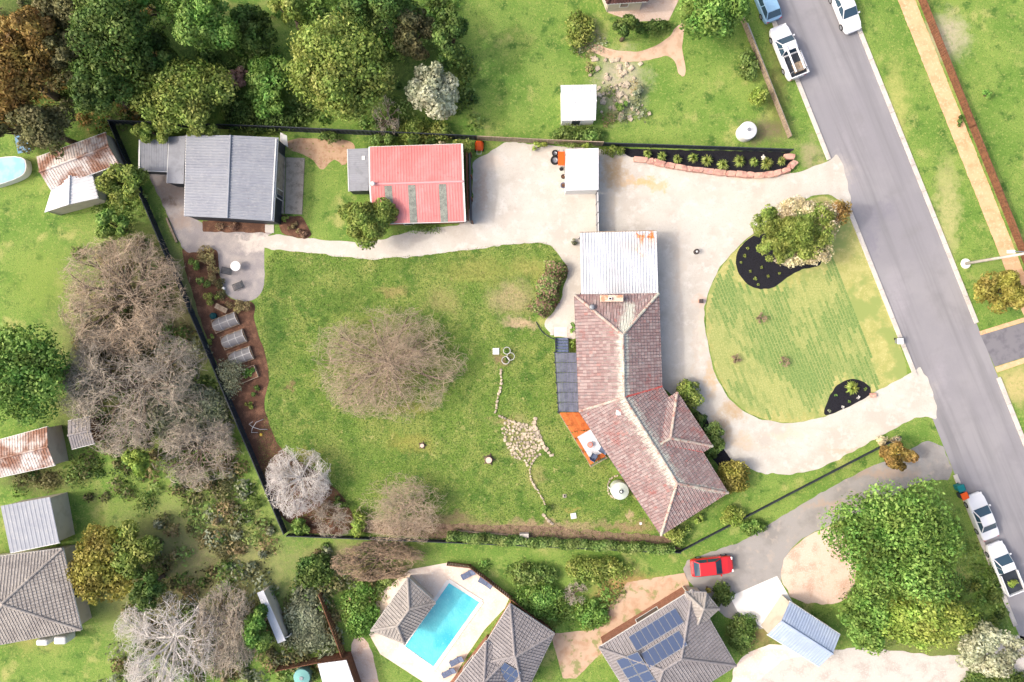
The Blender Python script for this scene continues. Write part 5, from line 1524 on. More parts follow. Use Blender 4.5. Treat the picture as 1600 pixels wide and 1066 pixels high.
# fine grass on the back lawn
poly = [W(*p)[:2] for p in chaikin(back_lawn_px, 1)]
XY = RNG.uniform((-26, -20.5), (17, 10), (190000, 2))
px_ = np.array(poly); ins_ = np.zeros(len(XY), bool)
for i in range(len(px_)):
    x0, y0 = px_[i]; x1, y1 = px_[i - 1]
    with np.errstate(divide='ignore', invalid='ignore'):
        cr_ = ((y0 > XY[:, 1]) != (y1 > XY[:, 1])) & (XY[:, 0] < (x1 - x0) * (XY[:, 1] - y0) / (y1 - y0) + x0)
    ins_ ^= cr_
XY = XY[ins_]; n = len(XY)
a = RNG.uniform(0, 6.28, n); w = .045; h = RNG.uniform(.02, .07, n)
C3 = np.concatenate([XY, np.full((n, 1), .006)], 1)
s = np.stack([np.cos(a) * w, np.sin(a) * w, 0 * a], 1); tip = C3 + np.stack([RNG.normal(0, .04, n), RNG.normal(0, .04, n), h], 1)
V = np.stack([C3 - s, C3 + s, tip], 1).reshape(-1, 3)
o = np_mesh('grass', V, np.arange(3 * n).reshape(n, 3), G['blades'], None, np.repeat(RNG.uniform(0, 1, n), 3)); setp(o, 'short mown grass of the wide back lawn', 'grass', kind='stuff')

# ------------------------------------------------------------ plants inside the garden
bare_tree('wide bare spreading tree in the middle of the back lawn', 604, 567, 114, 89, 3.4, 'tan', nl=22, lev=6, split=3, budget=6000, tw=.009, thick=1.1)
bare_tree('pale grey bare tree in the lower left corner bed', 463, 752, 50, 52, 4.0, 'white', nl=13, lev=5, split=4, budget=2600, tw=.013, thick=.9)
bare_tree('tangled brown bare shrub at the lawn foot beside hedge', 628, 796, 68, 54, 2.6, 'tan', nl=16, lev=6, split=3, budget=3000, tw=.010, thick=.7)
bare_tree('low straggly bare shrub between the pale tree and the lime bush', 520, 812, 34, 28, 2.0, 'grey', nl=9, lev=4, split=4, budget=1400, tw=.014, thick=.7)
bush('lime green bush between two bare shrubs at the lower fence', 560, 818, 10, 24, 1.6, 'lime')
bush('leafy green shrub in the lower left fence corner', 470, 822, 18, 14, 1.3, 'bright')
bush('dark green shrub under the pale bare tree', 533, 785, 14, 9, .9, 'dark')
tree('round olive green tree in front of the red roofed shed', 574, 346, 42, 44, 4.6, 'olive', dens=2.2, lsize=.13)
tree('yellow green tree hanging over the grey lean-to roofs', 238, 208, 34, 18, 4.2, 'olive', dens=2.2, lsize=.13)
tree('olive shrub hanging over the top edge of the grey shed', 318, 206, 32, 9, 3.9, 'olive', dens=2.5, lsize=.12)
for i, (x, y, rx, ry, h, lf, lab) in enumerate([
    (515, 216, 22, 7, 1.6, 'hedge', 'low green shrub at rear fence above the bare soil'), (602, 219, 28, 8, 1.8, 'hedge', 'dark green shrub behind the left end of red roof'),
    (660, 221, 26, 7, 2.0, 'dark', 'dark shrub behind the middle of the red roof'), (688, 226, 9, 6, 2.5, 'cream', 'white flowering shrub at the red roof edge'),
    (722, 231, 20, 14, 2.6, 'olive', 'yellow green shrub at the red roof corner'), (843, 228, 14, 7, .9, 'lime', 'lime grassy clump at the rear paling fence'),
    (918, 229, 12, 6, 2.7, 'lime', 'lime creeper over the back of the white shed'), (958, 236, 20, 9, .9, 'olive', 'spiky green clump right of the white shed')]):
    bush(lab, x, y, rx, ry, h, lf, lsize=.1)
bush('row of dark green plants along the red shed wall', 663, 356, 38, 6, .6, 'hedge', lsize=.08)
for i, (x, y) in enumerate(((1012, 241), (1034, 245), (1058, 249), (1083, 247), (1104, 251), (1129, 258), (1155, 252), (1178, 254), (1197, 256), (1221, 252))):
    od_ = ['first', 'second', 'third', 'fourth', 'fifth', 'sixth', 'seventh', 'eighth', 'ninth', 'tenth'][i]
    tuft(f'spiky green shrub in the stone edged bed, {od_} from the left', x, y, random.uniform(7, 10.5), 'olive', 'spiky_shrub', 'shrub', 110, .75, 'spiky shrubs in the stone edged bed', .04)
bush('white flowers among the spiky shrubs of the black bed', 1193, 246, 4, 4, .5, 'white', name='flowers', cat='flowers', lsize=.06)
# flowering tree at the front
ft_ = thing('flowering_tree', 'olive tree with cream blossom over the upper black mulch bed', 'tree', W(1238, 372))
base = np.array(W(1236, 372))
tops = []
for (x, y, rx, ry, z, leaf, n) in ((1198, 346, 22, 24, 3.2, 'olive', 3200), (1212, 386, 30, 24, 3.2, 'olive', 4600), (1250, 362, 34, 30, 3.9, 'olive', 6000), (1228, 364, 28, 22, 3.6, 'olive', 3600), (1262, 388, 26, 24, 3.0, 'olive', 3000), (1244, 328, 34, 18, 3.1, 'cream', 3000), (1276, 390, 22, 24, 2.9, 'cream', 2000), (1280, 350, 24, 34, 3.4, 'olive', 3200), (1292, 345, 22, 34, 3.0, 'cream', 1500), (1238, 404, 36, 10, 2.3, 'cream', 1300), (1312, 330, 20, 22, 2.8, 'rust', 1800)):
    c = np.array(W(x, y, z)); tops.append(c)
    P, dl, rnd, cc = crown_pts(c, rx / 16, ry / 16, .9, 26, n, (.2, .42)); V, F, R = quads(P, dl, .11, .6, rnd)
    np_mesh('blossom' if leaf == 'cream' else 'crown', V, F, L[leaf], ft_, R)
limb_mesh(base, tops, .16, 1.3).build('trunk', G['bark'], ft_, smooth=True)
k = 0
for (x, y) in ((1163, 400), (1158, 410), (1172, 424), (1190, 418), (1200, 432), (1180, 436), (1218, 427), (1168, 388), (1185, 445), (1246, 412), (1268, 412)):
    tuft('small young plant in black mulch below the flowering tree', x, y, random.uniform(1.8, 3.2), 'olive', 'seedling', 'plant', 22, .2, 'seedlings in the upper black bed', .035)
tuft('lime green leafy plant in the lower black mulch bed', 1331, 606, 11, 'lime', 'leafy_plant', 'plant', 130, .6, None, .06)
for (x, y, lf) in ((1296, 642, 'greygreen'), (1317, 636, 'white'), (1306, 618, 'bright'), (1341, 621, 'white'), (1327, 628, 'bright'), (1352, 608, 'bright')):
    tuft('small young plant in the lower black mulch bed', x, y, random.uniform(2, 3.2), lf, 'seedling', 'plant', 22, .2, 'seedlings in the lower black bed', .035)
for (x, y, lab) in ((1190, 497, 'bare rose bush on the front lawn, nearest the flowering tree'), (1151, 562, 'bare rose bush on the front lawn, nearest the gravel'), (1227, 565, 'bare rose bush on the front lawn, nearest the lower bed')):
    bare_tree(lab, x, y, 9, 9, .95, 'brown', nl=7, lev=3, split=3, name='rose_bush', budget=150, tw=.028, thick=1.4, cat='shrub')
# hedge with bronze leaves
hedge('bronze tipped rounded hedge beside the gravel and lawn', [(868, 412), (862, 440), (852, 466), (840, 492)], 1.95, 1.1, 'hedge', dens=1.25, second='bronze', ratio=.55)
hedge('narrow trimmed hedge at the left of the bronze hedge', [(854, 420), (847, 445), (838, 470), (830, 488)], .5, .5, 'olive', dens=1.2, lsize=.08)
hedge('long green hedge along the bottom fence of the lawn', [(700, 836), (800, 843), (900, 848), (980, 852), (1050, 856)], .85, 1.25, 'hedge', dens=1.3)
# around the house
bush('round olive shrub at the house corner by the driveway', 1075, 617, 20, 24, 1.9, 'olive', lsize=.12, dens=1.4)
bush('dark green shrub against the house bay', 1093, 655, 10, 18, 1.6, 'dark')
bush('green rounded shrub at the bay corner by the gravel', 1114, 686, 17, 26, 1.8, 'hedge', dens=1.3)
bush('deep green shrub under the eave below the bay', 1110, 712, 12, 10, 1.2, 'dark')
bush('golden green shrub at the far house corner', 1145, 744, 24, 28, 2.1, 'gold', lsize=.13, dens=1.5)
bush('bright lime spreading shrub on the grass by the low fence', 1146, 806, 22, 15, 1.2, 'lime', lsize=.12)
bush('small lime shrub under the end wall of the house', 1092, 810, 9, 8, .8, 'lime')
bush('pale olive shrub at the lowest corner of the house', 1062, 836, 19, 17, 1.4, 'olive', lsize=.11, dens=1.3)
bush('small green bush on the stone kerb of the lawn', 854, 797, 9, 9, .9, 'bright')
bush('green leafy plant beside the steps at the house wall', 895, 512, 6, 8, .9, 'bright', lsize=.09)
bush('leafy plant between deck and house wall', 896, 537, 5, 10, .9, 'olive', lsize=.09)
bush('cream flowering shrub row at the driveway mouth', 1386, 689, 24, 6, .7, 'cream', lsize=.09)
bush('orange planter plant at the shed corner bed', 445, 343, 7, 6, .6, 'lime', lsize=.08)
for i, (x, y, rx, ry, h, lf, lab) in enumerate([
    (325, 397, 16, 14, .8, 'straw', 'straw coloured grass clump at the patio top'), (332, 425, 9, 22, .8, 'straw', 'long straw grass edging left of the patio'), (372, 478, 24, 8, .7, 'straw', 'straw grass clump below the patio curve'),
    (306, 412, 11, 10, 1.1, 'bright', 'bright green shrub in the fence bed above the patio'), (318, 441, 11, 11, 1.0, 'hedge', 'round green shrub in the fence bed beside the patio'), (331, 466, 12, 12, .9, 'olive', 'olive shrub in the fence bed behind the bench'), (346, 448, 7, 22, .7, 'brown', 'brown fern edging along the patio'),
    (329, 530, 7, 8, .8, 'olive', 'small olive plant behind the middle net tunnel'), (360, 590, 20, 34, 1.6, 'greygreen', 'grey green bushy shrub at the fence by the raised bed'), (398, 612, 9, 9, .6, 'dark', 'dark leafy plant in mulch under the raised bed'), (388, 632, 8, 8, .5, 'olive', 'low olive plant below the dark leafy plant'),
    (352, 353, 24, 4, .4, 'bronze', 'low bronze ground plants along the grey shed wall'), (462, 356, 12, 8, .5, 'straw', 'straw grass tuft at the concrete slab corner'), (472, 362, 9, 9, .5, 'bronze', 'bronze grass tuft at the lawn path corner')]):
    bush(lab, x, y, rx, ry, h, lf, lsize=.08)

# ------------------------------------------------------------ outside: trees
tree('golden brown tall tree at the far upper left', 28, 120, 62, 72, 10, 'rust')
tree('yellow ochre tree top in the upper left wood', 62, 62, 42, 46, 11, 'rust')
tree('brownish olive tree at the top left edge', 110, 12, 62, 44, 10, 'brown')
tree('dark green tall tree in the upper left wood', 185, 50, 62, 66, 11, 'dark')
tree('deep green tree above the yellow green hedge tree', 160, 140, 52, 46, 9, 'dark')
tree('olive brown tree above the rusty roofed shed', 75, 205, 58, 40, 8, 'brown')
tree('dark green tree filling the gap above the broad tree', 238, 92, 44, 40, 7, 'dark')
tree('mid green tree at the very top left of centre', 245, 5, 40, 34, 8, 'bright')
tree('low dark tree between fresh green and olive trees', 395, 45, 36, 44, 4.5, 'dark')
tree('soft green low tree left of the large olive tree', 420, 130, 40, 48, 3.5, 'bright')
tree('brown green tree tucked between golden and dark trees', 112, 92, 40, 44, 9, 'brown')
tree('dark tree above the pale blue covered pool', 20, 200, 44, 34, 7, 'brown')
tree('fresh green tree at the top beside dark wood', 315, 30, 62, 52, 9, 'bright')
tree('broad yellow green tree behind the grey shed', 282, 152, 84, 50, 6.5, 'olive', dens=1.2)
tree('large round olive green tree behind the rear fence', 530, 115, 82, 76, 9, 'olive', dens=1.2)
tree('small yellow green tree at the top edge', 455, 18, 34, 34, 8, 'olive')
tree('dark tree at the top edge right of the olive tree', 590, 15, 62, 34, 8, 'dark')
tree('brown leaved tree between olive tree and silver tree', 645, 55, 34, 44, 6, 'brown')
tree('dark green slim tree above the silver tree', 706, 62, 28, 48, 7, 'dark')
tree('silvery grey leaved tree behind the red roofed shed', 679, 144, 40, 46, 6, 'silver', dens=1.3)
bare_tree('grey bare shrub between olive tree and silver tree', 603, 182, 22, 30, 3, 'grey', nl=8, lev=4, budget=900)
bush('pink leaved round shrub by the upper left trees', 371, 121, 17, 15, 1.5, 'pink', lsize=.14)
bush('low green growth along the rear fence by the silver tree', 660, 205, 50, 12, 1.6, 'olive', lsize=.14)
bush('dark green growth at the fence foot left of olive tree', 410, 185, 60, 18, 1.4, 'dark', lsize=.15)
tree('spreading yellow green tree near the street at the top', 1115, 15, 62, 48, 6, 'bright')
tree('clipped dark green tree by the curved garden path', 976, 47, 27, 24, 4, 'dark')
bush('dark low hedge right of the clipped dark tree', 1020, 44, 30, 10, 1.2, 'dark', lsize=.13)
bush('lime shrub by the verge fence near the street', 1186, 155, 14, 18, 2.0, 'lime')
bush('olive garden clump left of the curved path', 905, 45, 24, 26, 1.6, 'olive', lsize=.14)
bush('round green clump in the pale garden patch', 972, 165, 11, 8, 1.0, 'bright', lsize=.12)
bush('teal green clump in the pale garden patch', 994, 142, 10, 10, 1.0, 'greygreen', lsize=.12)
bush('low green shrub beside the white fence of the neighbour garden', 1168, 100, 14, 26, 1.4, 'hedge', lsize=.14)
bush('dark shrubbery along the fence beneath the white hut', 900, 212, 50, 10, 1.2, 'hedge', lsize=.13)
tree('yellow green tree right of the rusty roofed shed', 192, 285, 38, 36, 5, 'olive')
tree('green shrub tree below the rusty roofed shed', 178, 355, 26, 26, 4, 'bright')
bare_tree('large pinkish brown bare tree left of the patio fence', 190, 462, 92, 96, 6.0, 'tan', nl=18, lev=6, split=3, budget=5200, tw=.015)
bare_tree('large grey bare tree left of the net tunnels', 200, 606, 112, 104, 6.0, 'grey', nl=18, lev=6, split=3, budget=5400, tw=.015)
bare_tree('grey bare tree leaning near the lower left fence', 305, 706, 62, 58, 4.5, 'grey', nl=12, lev=5, split=4, budget=2600, tw=.015)
bush('low undergrowth below the large pinkish bare tree', 190, 520, 60, 50, 1.2, 'brown', lsize=.16)
bush('grey green undergrowth below the large grey bare tree', 290, 640, 70, 46, 1.2, 'greygreen', lsize=.16)
tree('rich green tree at the left edge of the photo', 38, 585, 72, 80, 8, 'bright', dens=1.2)
tree('grey green rounded small tree right of the green one', 130, 595, 26, 32, 4, 'greygreen')
tree('bright lime slim tree on the left lawn', 216, 717, 21, 30, 4, 'lime')
tree('golden olive tree beside the grey hipped house', 165, 882, 52, 64, 4.6, 'gold')
tree('olive green tree joined to the golden tree by the grey house', 208, 858, 44, 44, 4.4, 'olive')
tree('dark green tree touching the golden olive tree', 232, 915, 26, 36, 5, 'dark')
bare_tree('grey bare tree at the bottom left', 258, 1010, 84, 76, 6, 'white', nl=12, lev=5, split=4, budget=3000, tw=.015)
bare_tree('brown bare tree beside the long white roof', 352, 985, 52, 72, 5, 'grey', nl=12, lev=5, split=4, budget=2400, tw=.015)
tree('green tree beside the long white roof', 398, 985, 26, 44, 4, 'bright')
bush('dark green shrub below the lower left fence corner', 490, 892, 30, 24, 1.8, 'dark', lsize=.15)
bush('grey green shrub bed right of the long white roof', 478, 968, 36, 50, 1.2, 'greygreen', lsize=.15)
bare_tree('brown bare shrub mass below the bottom fence', 590, 880, 70, 30, 3, 'brown', nl=9, lev=5, split=4, budget=2600, tw=.02)
bush('green shrub between fence and pool house', 562, 955, 24, 46, 1.2, 'bright', lsize=.14)
for i, (x, y, rx, ry, lf, lab) in enumerate([(830, 900, 40, 14, 'hedge', 'green shrub mass on the bank left of the purple shrub'), (845, 940, 40, 26, 'bright', 'green shrub mass on the bank behind the pool fence'), (930, 890, 60, 12, 'olive', 'yellow green shrub strip below the bottom fence'), (925, 960, 26, 20, 'bright', 'green shrub on the bank above the solar roof')]):
    bush(lab, x, y, rx, ry, 1.2, lf, lsize=.14)
bare_tree('small purple grey bare shrub on the bank', 898, 930, 20, 20, 1.8, 'grey', nl=8, lev=4, budget=700, name='bare_shrub', cat='shrub')
tree('large fresh green tree by the shared driveway', 1400, 845, 108, 92, 8, 'bright', dens=1.2)
tree('golden green tree below the large green tree', 1440, 965, 78, 46, 6, 'lime')
tree('green tree at the blue grey shed corner', 1350, 972, 44, 44, 5, 'bright')
tree('pale grey green tree at the lower right street side', 1545, 1015, 52, 44, 5, 'silver')
tree('yellow green tree near the right driveway', 1564, 455, 44, 38, 4, 'gold')
tree('small tan tree at the mouth of the shared driveway', 1398, 712, 34, 24, 3, 'rust')
bush('green shrub strip by the kerb beside the parked cars', 1555, 905, 10, 40, .8, 'dark', lsize=.13)
bush('dark green shrub with yellow patch by the red car', 1128, 930, 17, 20, 1.4, 'dark', lsize=.13)
bush('yellow flowering tip on the dark shrub by the red car', 1107, 921, 5, 5, 1.7, 'gold', lsize=.09)
bush('mixed low shrubs between solar house and blue shed', 1160, 990, 22, 32, 1.0, 'hedge', lsize=.13)
bush('dark shrub at the bottom right corner', 1560, 1068, 60, 16, 1.0, 'dark', lsize=.15)
bush('shrub line along the brown street fence', 1500, 190, 5, 10, .6, 'dark', lsize=.1)
bush('small bright shrub on the lawn across the street', 1541, 148, 8, 10, .8, 'bright', lsize=.1)
bush('green shrub touching the low fence outside the lime shrub', 1175, 825, 24, 12, 1.0, 'bright', lsize=.12)

def undergrowth(label, poly, dens, h, mix, seed, lsize=.17, thr=-.1, name='undergrowth'):
    """uncountable shrubby growth over a piece of ground (pixel outline)"""
    pw = [W(*p)[:2] for p in poly]
    xs = [p[0] for p in pw]; ys = [p[1] for p in pw]
    area = (max(xs) - min(xs)) * (max(ys) - min(ys))
    rng = np.random.default_rng(seed)
    cl = []
    for _ in range(int(area * .8)):
        x, y = rng.uniform(min(xs), max(xs)), rng.uniform(min(ys), max(ys))
        if inside(x, y, pw) and mnoise.noise(Vector((x * .16 + seed, y * .16, 0))) + rng.normal(0, .12) > thr:
            cl.append((x, y, rng.uniform(.4, 1.4), rng.uniform(.4, 1) * h))
    cl = np.array(cl)
    n = int(len(cl) * 75 * dens)
    idx = rng.integers(0, len(cl), n)
    d = rng.normal(size=(n, 3)); d[:, 2] = np.abs(d[:, 2]) + .1; d /= np.linalg.norm(d, axis=1)[:, None]
    c = cl[idx]
    rr = rng.uniform(.5, 1.1, n)
    P = np.stack([c[:, 0] + d[:, 0] * c[:, 2] * rr, c[:, 1] + d[:, 1] * c[:, 2] * rr, .05 + d[:, 2] * c[:, 3] * rr], 1)
    kind = rng.integers(0, len(mix), len(cl))[idx]
    rnd = np.clip(rng.uniform(0, 1, len(cl))[idx] * .5 + rng.uniform(0, .5, n), 0, 1)
    for k, lf in enumerate(mix):
        w = kind == k
        V, F, R = quads(P[w], d[w], lsize, .6, rnd[w])
        o = np_mesh(name, V, F, L[lf], None, R)
        setp(o, label.replace('*', {'brown': 'brown', 'greygreen': 'grey green', 'hedge': 'mid green', 'dark': 'dark green', 'olive': 'olive', 'bright': 'fresh green', 'straw': 'straw coloured', 'silver': 'silvery', 'rust': 'rusty'}[lf]), 'undergrowth', kind='stuff')
undergrowth('* undergrowth beneath the large bare trees left of the fence', [(110, 380), (240, 375), (330, 590), (400, 760), (430, 830), (330, 830), (250, 760), (150, 690), (110, 560)], 1.0, 1.0, ['brown', 'greygreen', 'hedge', 'straw'], 1, thr=-.4)
undergrowth('* scrub across the lower left garden below the fence', [(240, 800), (430, 845), (600, 860), (640, 890), (590, 930), (545, 960), (500, 1066), (150, 1080), (200, 960), (240, 900)], 1.0, 1.0, ['brown', 'greygreen', 'hedge', 'straw'], 2, thr=-.4)
undergrowth('* growth under the trees behind the rear fence', [(180, 175), (345, 60), (450, 0), (720, 0), (745, 205), (440, 195)], 1.0, 1.0, ['dark', 'hedge', 'bright'], 3, thr=-.2)
undergrowth('* growth in the wood at the upper left', [(0, 0), (260, 0), (240, 180), (170, 195), (110, 215), (0, 235)], 1.0, 1.2, ['dark', 'brown', 'rust'], 4, thr=-.5)
undergrowth('* planting in the upper garden by the curved path', [(890, 20), (960, 20), (1000, 130), (1010, 190), (940, 195), (935, 120), (895, 90)], .9, .6, ['greygreen', 'hedge', 'straw'], 5, thr=.02, lsize=.12)
undergrowth('* growth on the bank below the bottom fence', [(640, 872), (800, 878), (1060, 890), (980, 905), (930, 980), (870, 985), (800, 925), (735, 876)], 1.0, .7, ['hedge', 'olive', 'bright'], 6, thr=-.1, lsize=.13)
undergrowth('* growth around the large green tree by the driveway', [(1320, 960), (1340, 800), (1440, 760), (1500, 800), (1560, 940), (1580, 985), (1480, 1015), (1330, 1010)], 1.0, .9, ['hedge', 'olive', 'dark'], 7, thr=-.2, lsize=.14)
undergrowth('* weeds along the left boundary by the rusty shed', [(160, 240), (195, 240), (265, 380), (180, 385), (150, 330)], 1.0, .9, ['hedge', 'olive'], 8, thr=-.2, lsize=.14)
undergrowth('* shrubs around the left edge sheds and house', [(90, 640), (170, 640), (260, 760), (230, 800), (120, 830), (100, 760), (0, 770), (0, 748), (90, 735)], 1.0, .9, ['hedge', 'dark', 'brown'], 9, thr=-.05, lsize=.14)

# ------------------------------------------------------------ outside: buildings
shed('small white hut with a pale ribbed roof in the upper garden', [(876, 134), (932, 133), (931, 187), (877, 188)], 2.2, 2.6, G['white_roof'], 'white', .27, name='garden_hut')
shed('rusty patched old shed roof at the upper left', [(57, 246), (165, 207), (186, 256), (78, 296)], 2.4, 3.0, G['rust_roof'], 'cream_wall', .3, name='old_shed')
shed('white lower roof in front of the rusty shed', [(84, 286), (142, 266), (153, 310), (70, 332)], 2.2, 2.6, G['white_roof'], 'cream_wall', .3, name='old_shed', axis=1)
shed('white and rust stained roof at the left edge', [(-40, 698), (74, 667), (86, 727), (-28, 752)], 2.5, 3.0, G['rust_roof'], 'cream_wall', .3, name='old_shed')
shed('small brown roofed shed near the left green tree', [(106, 658), (141, 651), (148, 693), (112, 702)], 2.0, 2.3, G['brown_roof'], 'brown_timber', .3, name='small_shed')
shed('light grey flat metal roof wing at the lower left', [(3, 790), (80, 776), (93, 848), (16, 864)], 2.8, 3.0, G['zinc'], 'cream_wall', .5, name='roof_wing', flat=True, amp=.02)
shed('blue grey gabled metal shed at the lower driveway', [(1234, 940), (1313, 992), (1280, 1042), (1199, 992)], 2.4, 3.1, G['blue_roof'], 'cream_wall', .3, name='metal_garage')
shed('long narrow white roof among the lower left trees', [(402, 926), (412, 922), (446, 1000), (434, 1005)], 2.0, 2.1, G['white_roof'], 'cream_wall', .4, name='narrow_shed', flat=True, amp=.01)
shed('white roofed store at the bottom beside the brown fence', [(497, 1036), (542, 1030), (560, 1085), (510, 1090)], 2.2, 2.4, G['white_roof'], 'brown_timber', .4, name='store_shed', flat=True, amp=.015)

def hip(label, q, he, hr, matl, name='hipped_house', ridge=.5, wall='cream_wall', tl=.34, ov=.35, lift=0.0, cat='house'):
    """hipped roof; q ring order with a-b a long side"""
    c4 = [np.array(W(*p, he)) + (0, 0, lift) for p in q]
    a, b, c, d = c4
    cen = np.mean(c4, 0)
    th = thing(name, label, cat, (cen[0], cen[1], 0))
    m0 = (a + d) / 2; m1 = (b + c) / 2
    ln = np.linalg.norm(m1 - m0); hwid = np.linalg.norm(a - d) / 2
    k = min(.49, hwid / ln * ridge * 2)
    r0 = lerp(m0, m1, k) + (0, 0, hr - he); r1 = lerp(m1, m0, k) + (0, 0, hr - he)
    tile_field(th, a, b, [a, b, r1, r0], matl); tile_field(th, c, d, [c, d, r0, r1], matl)
    tile_field(th, d, a, [d, a, r0], matl); tile_field(th, b, c, [b, c, r1], matl)
    for s_, e in ((a, r0), (d, r0), (b, r1), (c, r1), (r0, r1)):
        ridge_caps(th, s_, e, matl)
    gutter_line(th, [v - (0, 0, .01) for v in c4], 'white', .12, True)
    ins = inset(c4, ov)
    wall_box(th, ins, -.05, [he - .08 + lift] * 4, m=wall)
    for i in range(4):
        A0, B0 = ins[i], ins[(i + 1) % 4]
        dd = np.array(B0) - np.array(A0); nrm = np.array((dd[1], -dd[0]))
        if nrm.dot(np.array(A0) - cen[:2]) < 0: A0, B0 = B0, A0
        opening(th, A0, B0, .35, .6, .9, 2.0)
    return th, (a, b, c, d, r0, r1)
hip('grey tiled hipped house at the lower left edge', [(98, 857), (127, 984), (-60, 1018), (-80, 880)], 2.6, 4.1, G['grey_roof'])
setp(B().box(W(74, 0)[0], W(92, 0)[0], W(0, 998)[1], W(0, 988)[1], .1, 1.9).build('white_water_tank', G['white'], bevel=.2), 'white squat tank at the grey house wall, left one', 'tank', 'white tanks by the grey house')
setp(B().box(W(101, 0)[0], W(120, 0)[0], W(0, 996)[1], W(0, 984)[1], .1, 1.9).build('white_water_tank', G['white'], bevel=.2), 'white squat tank at the grey house wall, right one', 'tank', 'white tanks by the grey house')
hip('dark maroon tiled house at the top edge', [(925, -60), (1020, -60), (1012, 2), (948, 6)], 2.6, 4.0, G['maroon_roof'])
th, (a, b, c, d, r0_, r1_) = hip('grey hipped pool pavilion beside the turquoise pool', [(637, 903), (580, 985), (632, 1006), (680, 942)], 2.4, 3.4, G['grey_roof'], name='pool_pavilion', cat='pavilion')
th, rf1 = hip('grey brown tiled house with solar panels, lower middle wing', [(1082, 922), (936, 1012), (1010, 1130), (1150, 1040)], 2.7, 4.4, G['brown_roof'], wall='brick')
th2, rf3 = hip('short grey tiled garage wing facing the red car', [(1070, 924), (1102, 925), (1122, 950), (1085, 985)], 2.6, 3.4, G['grey_roof'], name='garage_wing', lift=.25)
th3, rf2 = hip('grey hipped wing of the solar house beside the pool', [(797, 944), (866, 990), (818, 1090), (738, 1040)], 2.6, 4.0, G['brown_roof'], wall='brick')
th4, rf4 = hip('brown tiled wing at the bottom edge beside the pool', [(760, 1000), (800, 1020), (780, 1110), (692, 1090)], 2.6, 3.6, G['brown_roof'], name='house_wing', wall='brick', lift=.3)
def solar(parent, rf, f0, f1, g0, g1, nx, ny, side=0):
    a, b, c, d, r0, r1 = rf
    e0, e1, u0, u1 = (a, b, r0, r1) if side == 0 else ((c, d, r1, r0) if side == 1 else (b, c, r1, r1))
    n = np.cross(e1 - e0, u0 - e0); n /= np.linalg.norm(n)
    if n[2] < 0: n = -n
    u = e1 - e0; L_ = np.linalg.norm(u); u = u / L_
    v = np.cross(n, u)
    if v[2] < 0: v = -v
    hgt = np.linalg.norm((u0 - e0) - (u0 - e0).dot(u) * u)
    for i in range(nx):
        for j in range(ny):
            fa = f0 + (f1 - f0) * i / nx; fb = f0 + (f1 - f0) * (i + .96) / nx
            ga = g0 + (g1 - g0) * j / ny; gb = g0 + (g1 - g0) * (j + .96) / ny
            pt = lambda f, g: e0 + u * L_ * f + v * hgt * g + n * .16
            q = [pt(fa, ga), pt(fb, ga), pt(fb, gb), pt(fa, gb)]
            fr = B().add([*q, *[p - n * .04 for p in q]], [(0, 1, 2, 3), (7, 6, 5, 4), (0, 1, 5, 4), (1, 2, 6, 5), (2, 3, 7, 6), (3, 0, 4, 7)]).build('solar_panel', G['steel'], parent)
            q2 = [lerp(p, np.mean(q, 0), .07) + n * .004 for p in q]
            B().add(q2, [(0, 1, 2, 3)]).build('cells', G['panel'], fr)
solar(th, rf1, .22, .72, .12, .46, 8, 1); solar(th, rf1, .30, .70, .52, .86, 6, 1)
solar(th, rf1, .2, .8, .2, .75, 5, 2, 2)
solar(th3, rf2, .3, .62, .2, .7, 3, 2, 1); solar(th4, rf4, .35, .62, .25, .6, 2, 1, 1)
# pool
pl = thing('swimming_pool', 'turquoise rectangular swimming pool with cream surround', 'pool', W(690, 975))
pq = [W(*p)[:2] for p in ((701, 907), (629, 1010), (678, 1045), (753, 940))]
B().prism(pq, .02, .035).build('water', G['water'], pl)
for i in range(4):
    B().obox(pq[i], pq[(i + 1) % 4], .35, .015 + .003 * i, .07 + .003 * i).build('coping', G['white_concrete'], pl)
for k, (x, y, rz, lab) in enumerate(((730, 897, .5, 'grey sun lounger at the top of the pool paving'), (757, 908, -.5, 'grey sun lounger nearest the pool fence'), (712, 1032, .5, 'grey sun lounger at the lower pool side'), (700, 1050, .5, 'grey sun lounger lowest beside the pool'))):
    t5 = thing('sun_lounger', lab, 'lounger', W(x, y), rz, local=True, group='loungers round the pool')
    B().box(-.6, .35, -.28, .28, .28, .36).build('mattress', G['fabric'], t5, bevel=.03)
    B().add([(.36, -.28, .28), (.36, .28, .28), (.85, .28, .6), (.85, -.28, .6), (.36, -.28, .36), (.36, .28, .36), (.85, .28, .68), (.85, -.28, .68)], [(0, 1, 2, 3), (4, 5, 6, 7), (0, 1, 5, 4), (1, 2, 6, 5), (2, 3, 7, 6), (3, 0, 4, 7)]).build('backrest', G['fabric'], t5)
    for sx in (-.5, .3):
        for sy in (-.25, .25): B().box(sx - .03, sx + .03, sy - .03, sy + .03, .01, .279).build('leg', G['steel'], t5)
ub = thing('above_ground_pool', 'pale blue covered pool under the trees at the far left', 'pool', W(15, 262))
pq = [W(*p)[:2] for p in chaikin([(-30, 256), (46, 244), (52, 268), (40, 282), (-20, 300)], 2)][::-1]
B().prism(pq, 0, .9).build('wall', G['white'], ub); B().prism([tuple(lerp(p, np.mean(pq, 0), .05)) for p in pq], .901, .93).build('cover', mat('blue_cover', [S(150, 200, 222), (S(172, 212, 228), 1, .4, .6)]), ub)
setp(B().slab([np.array(W(x, y, 1.2)) for x, y in ((22, 210), (40, 202), (48, 236), (28, 240))], .06).build('tarpaulin', mat('blue_tarp', [S(120, 158, 186)])), 'blue tarpaulin glimpsed between the upper left trees', 'tarp')
tk = thing('round_tank', 'round pale water tank near the street corner garden', 'tank', W(1163, 209), local=True)
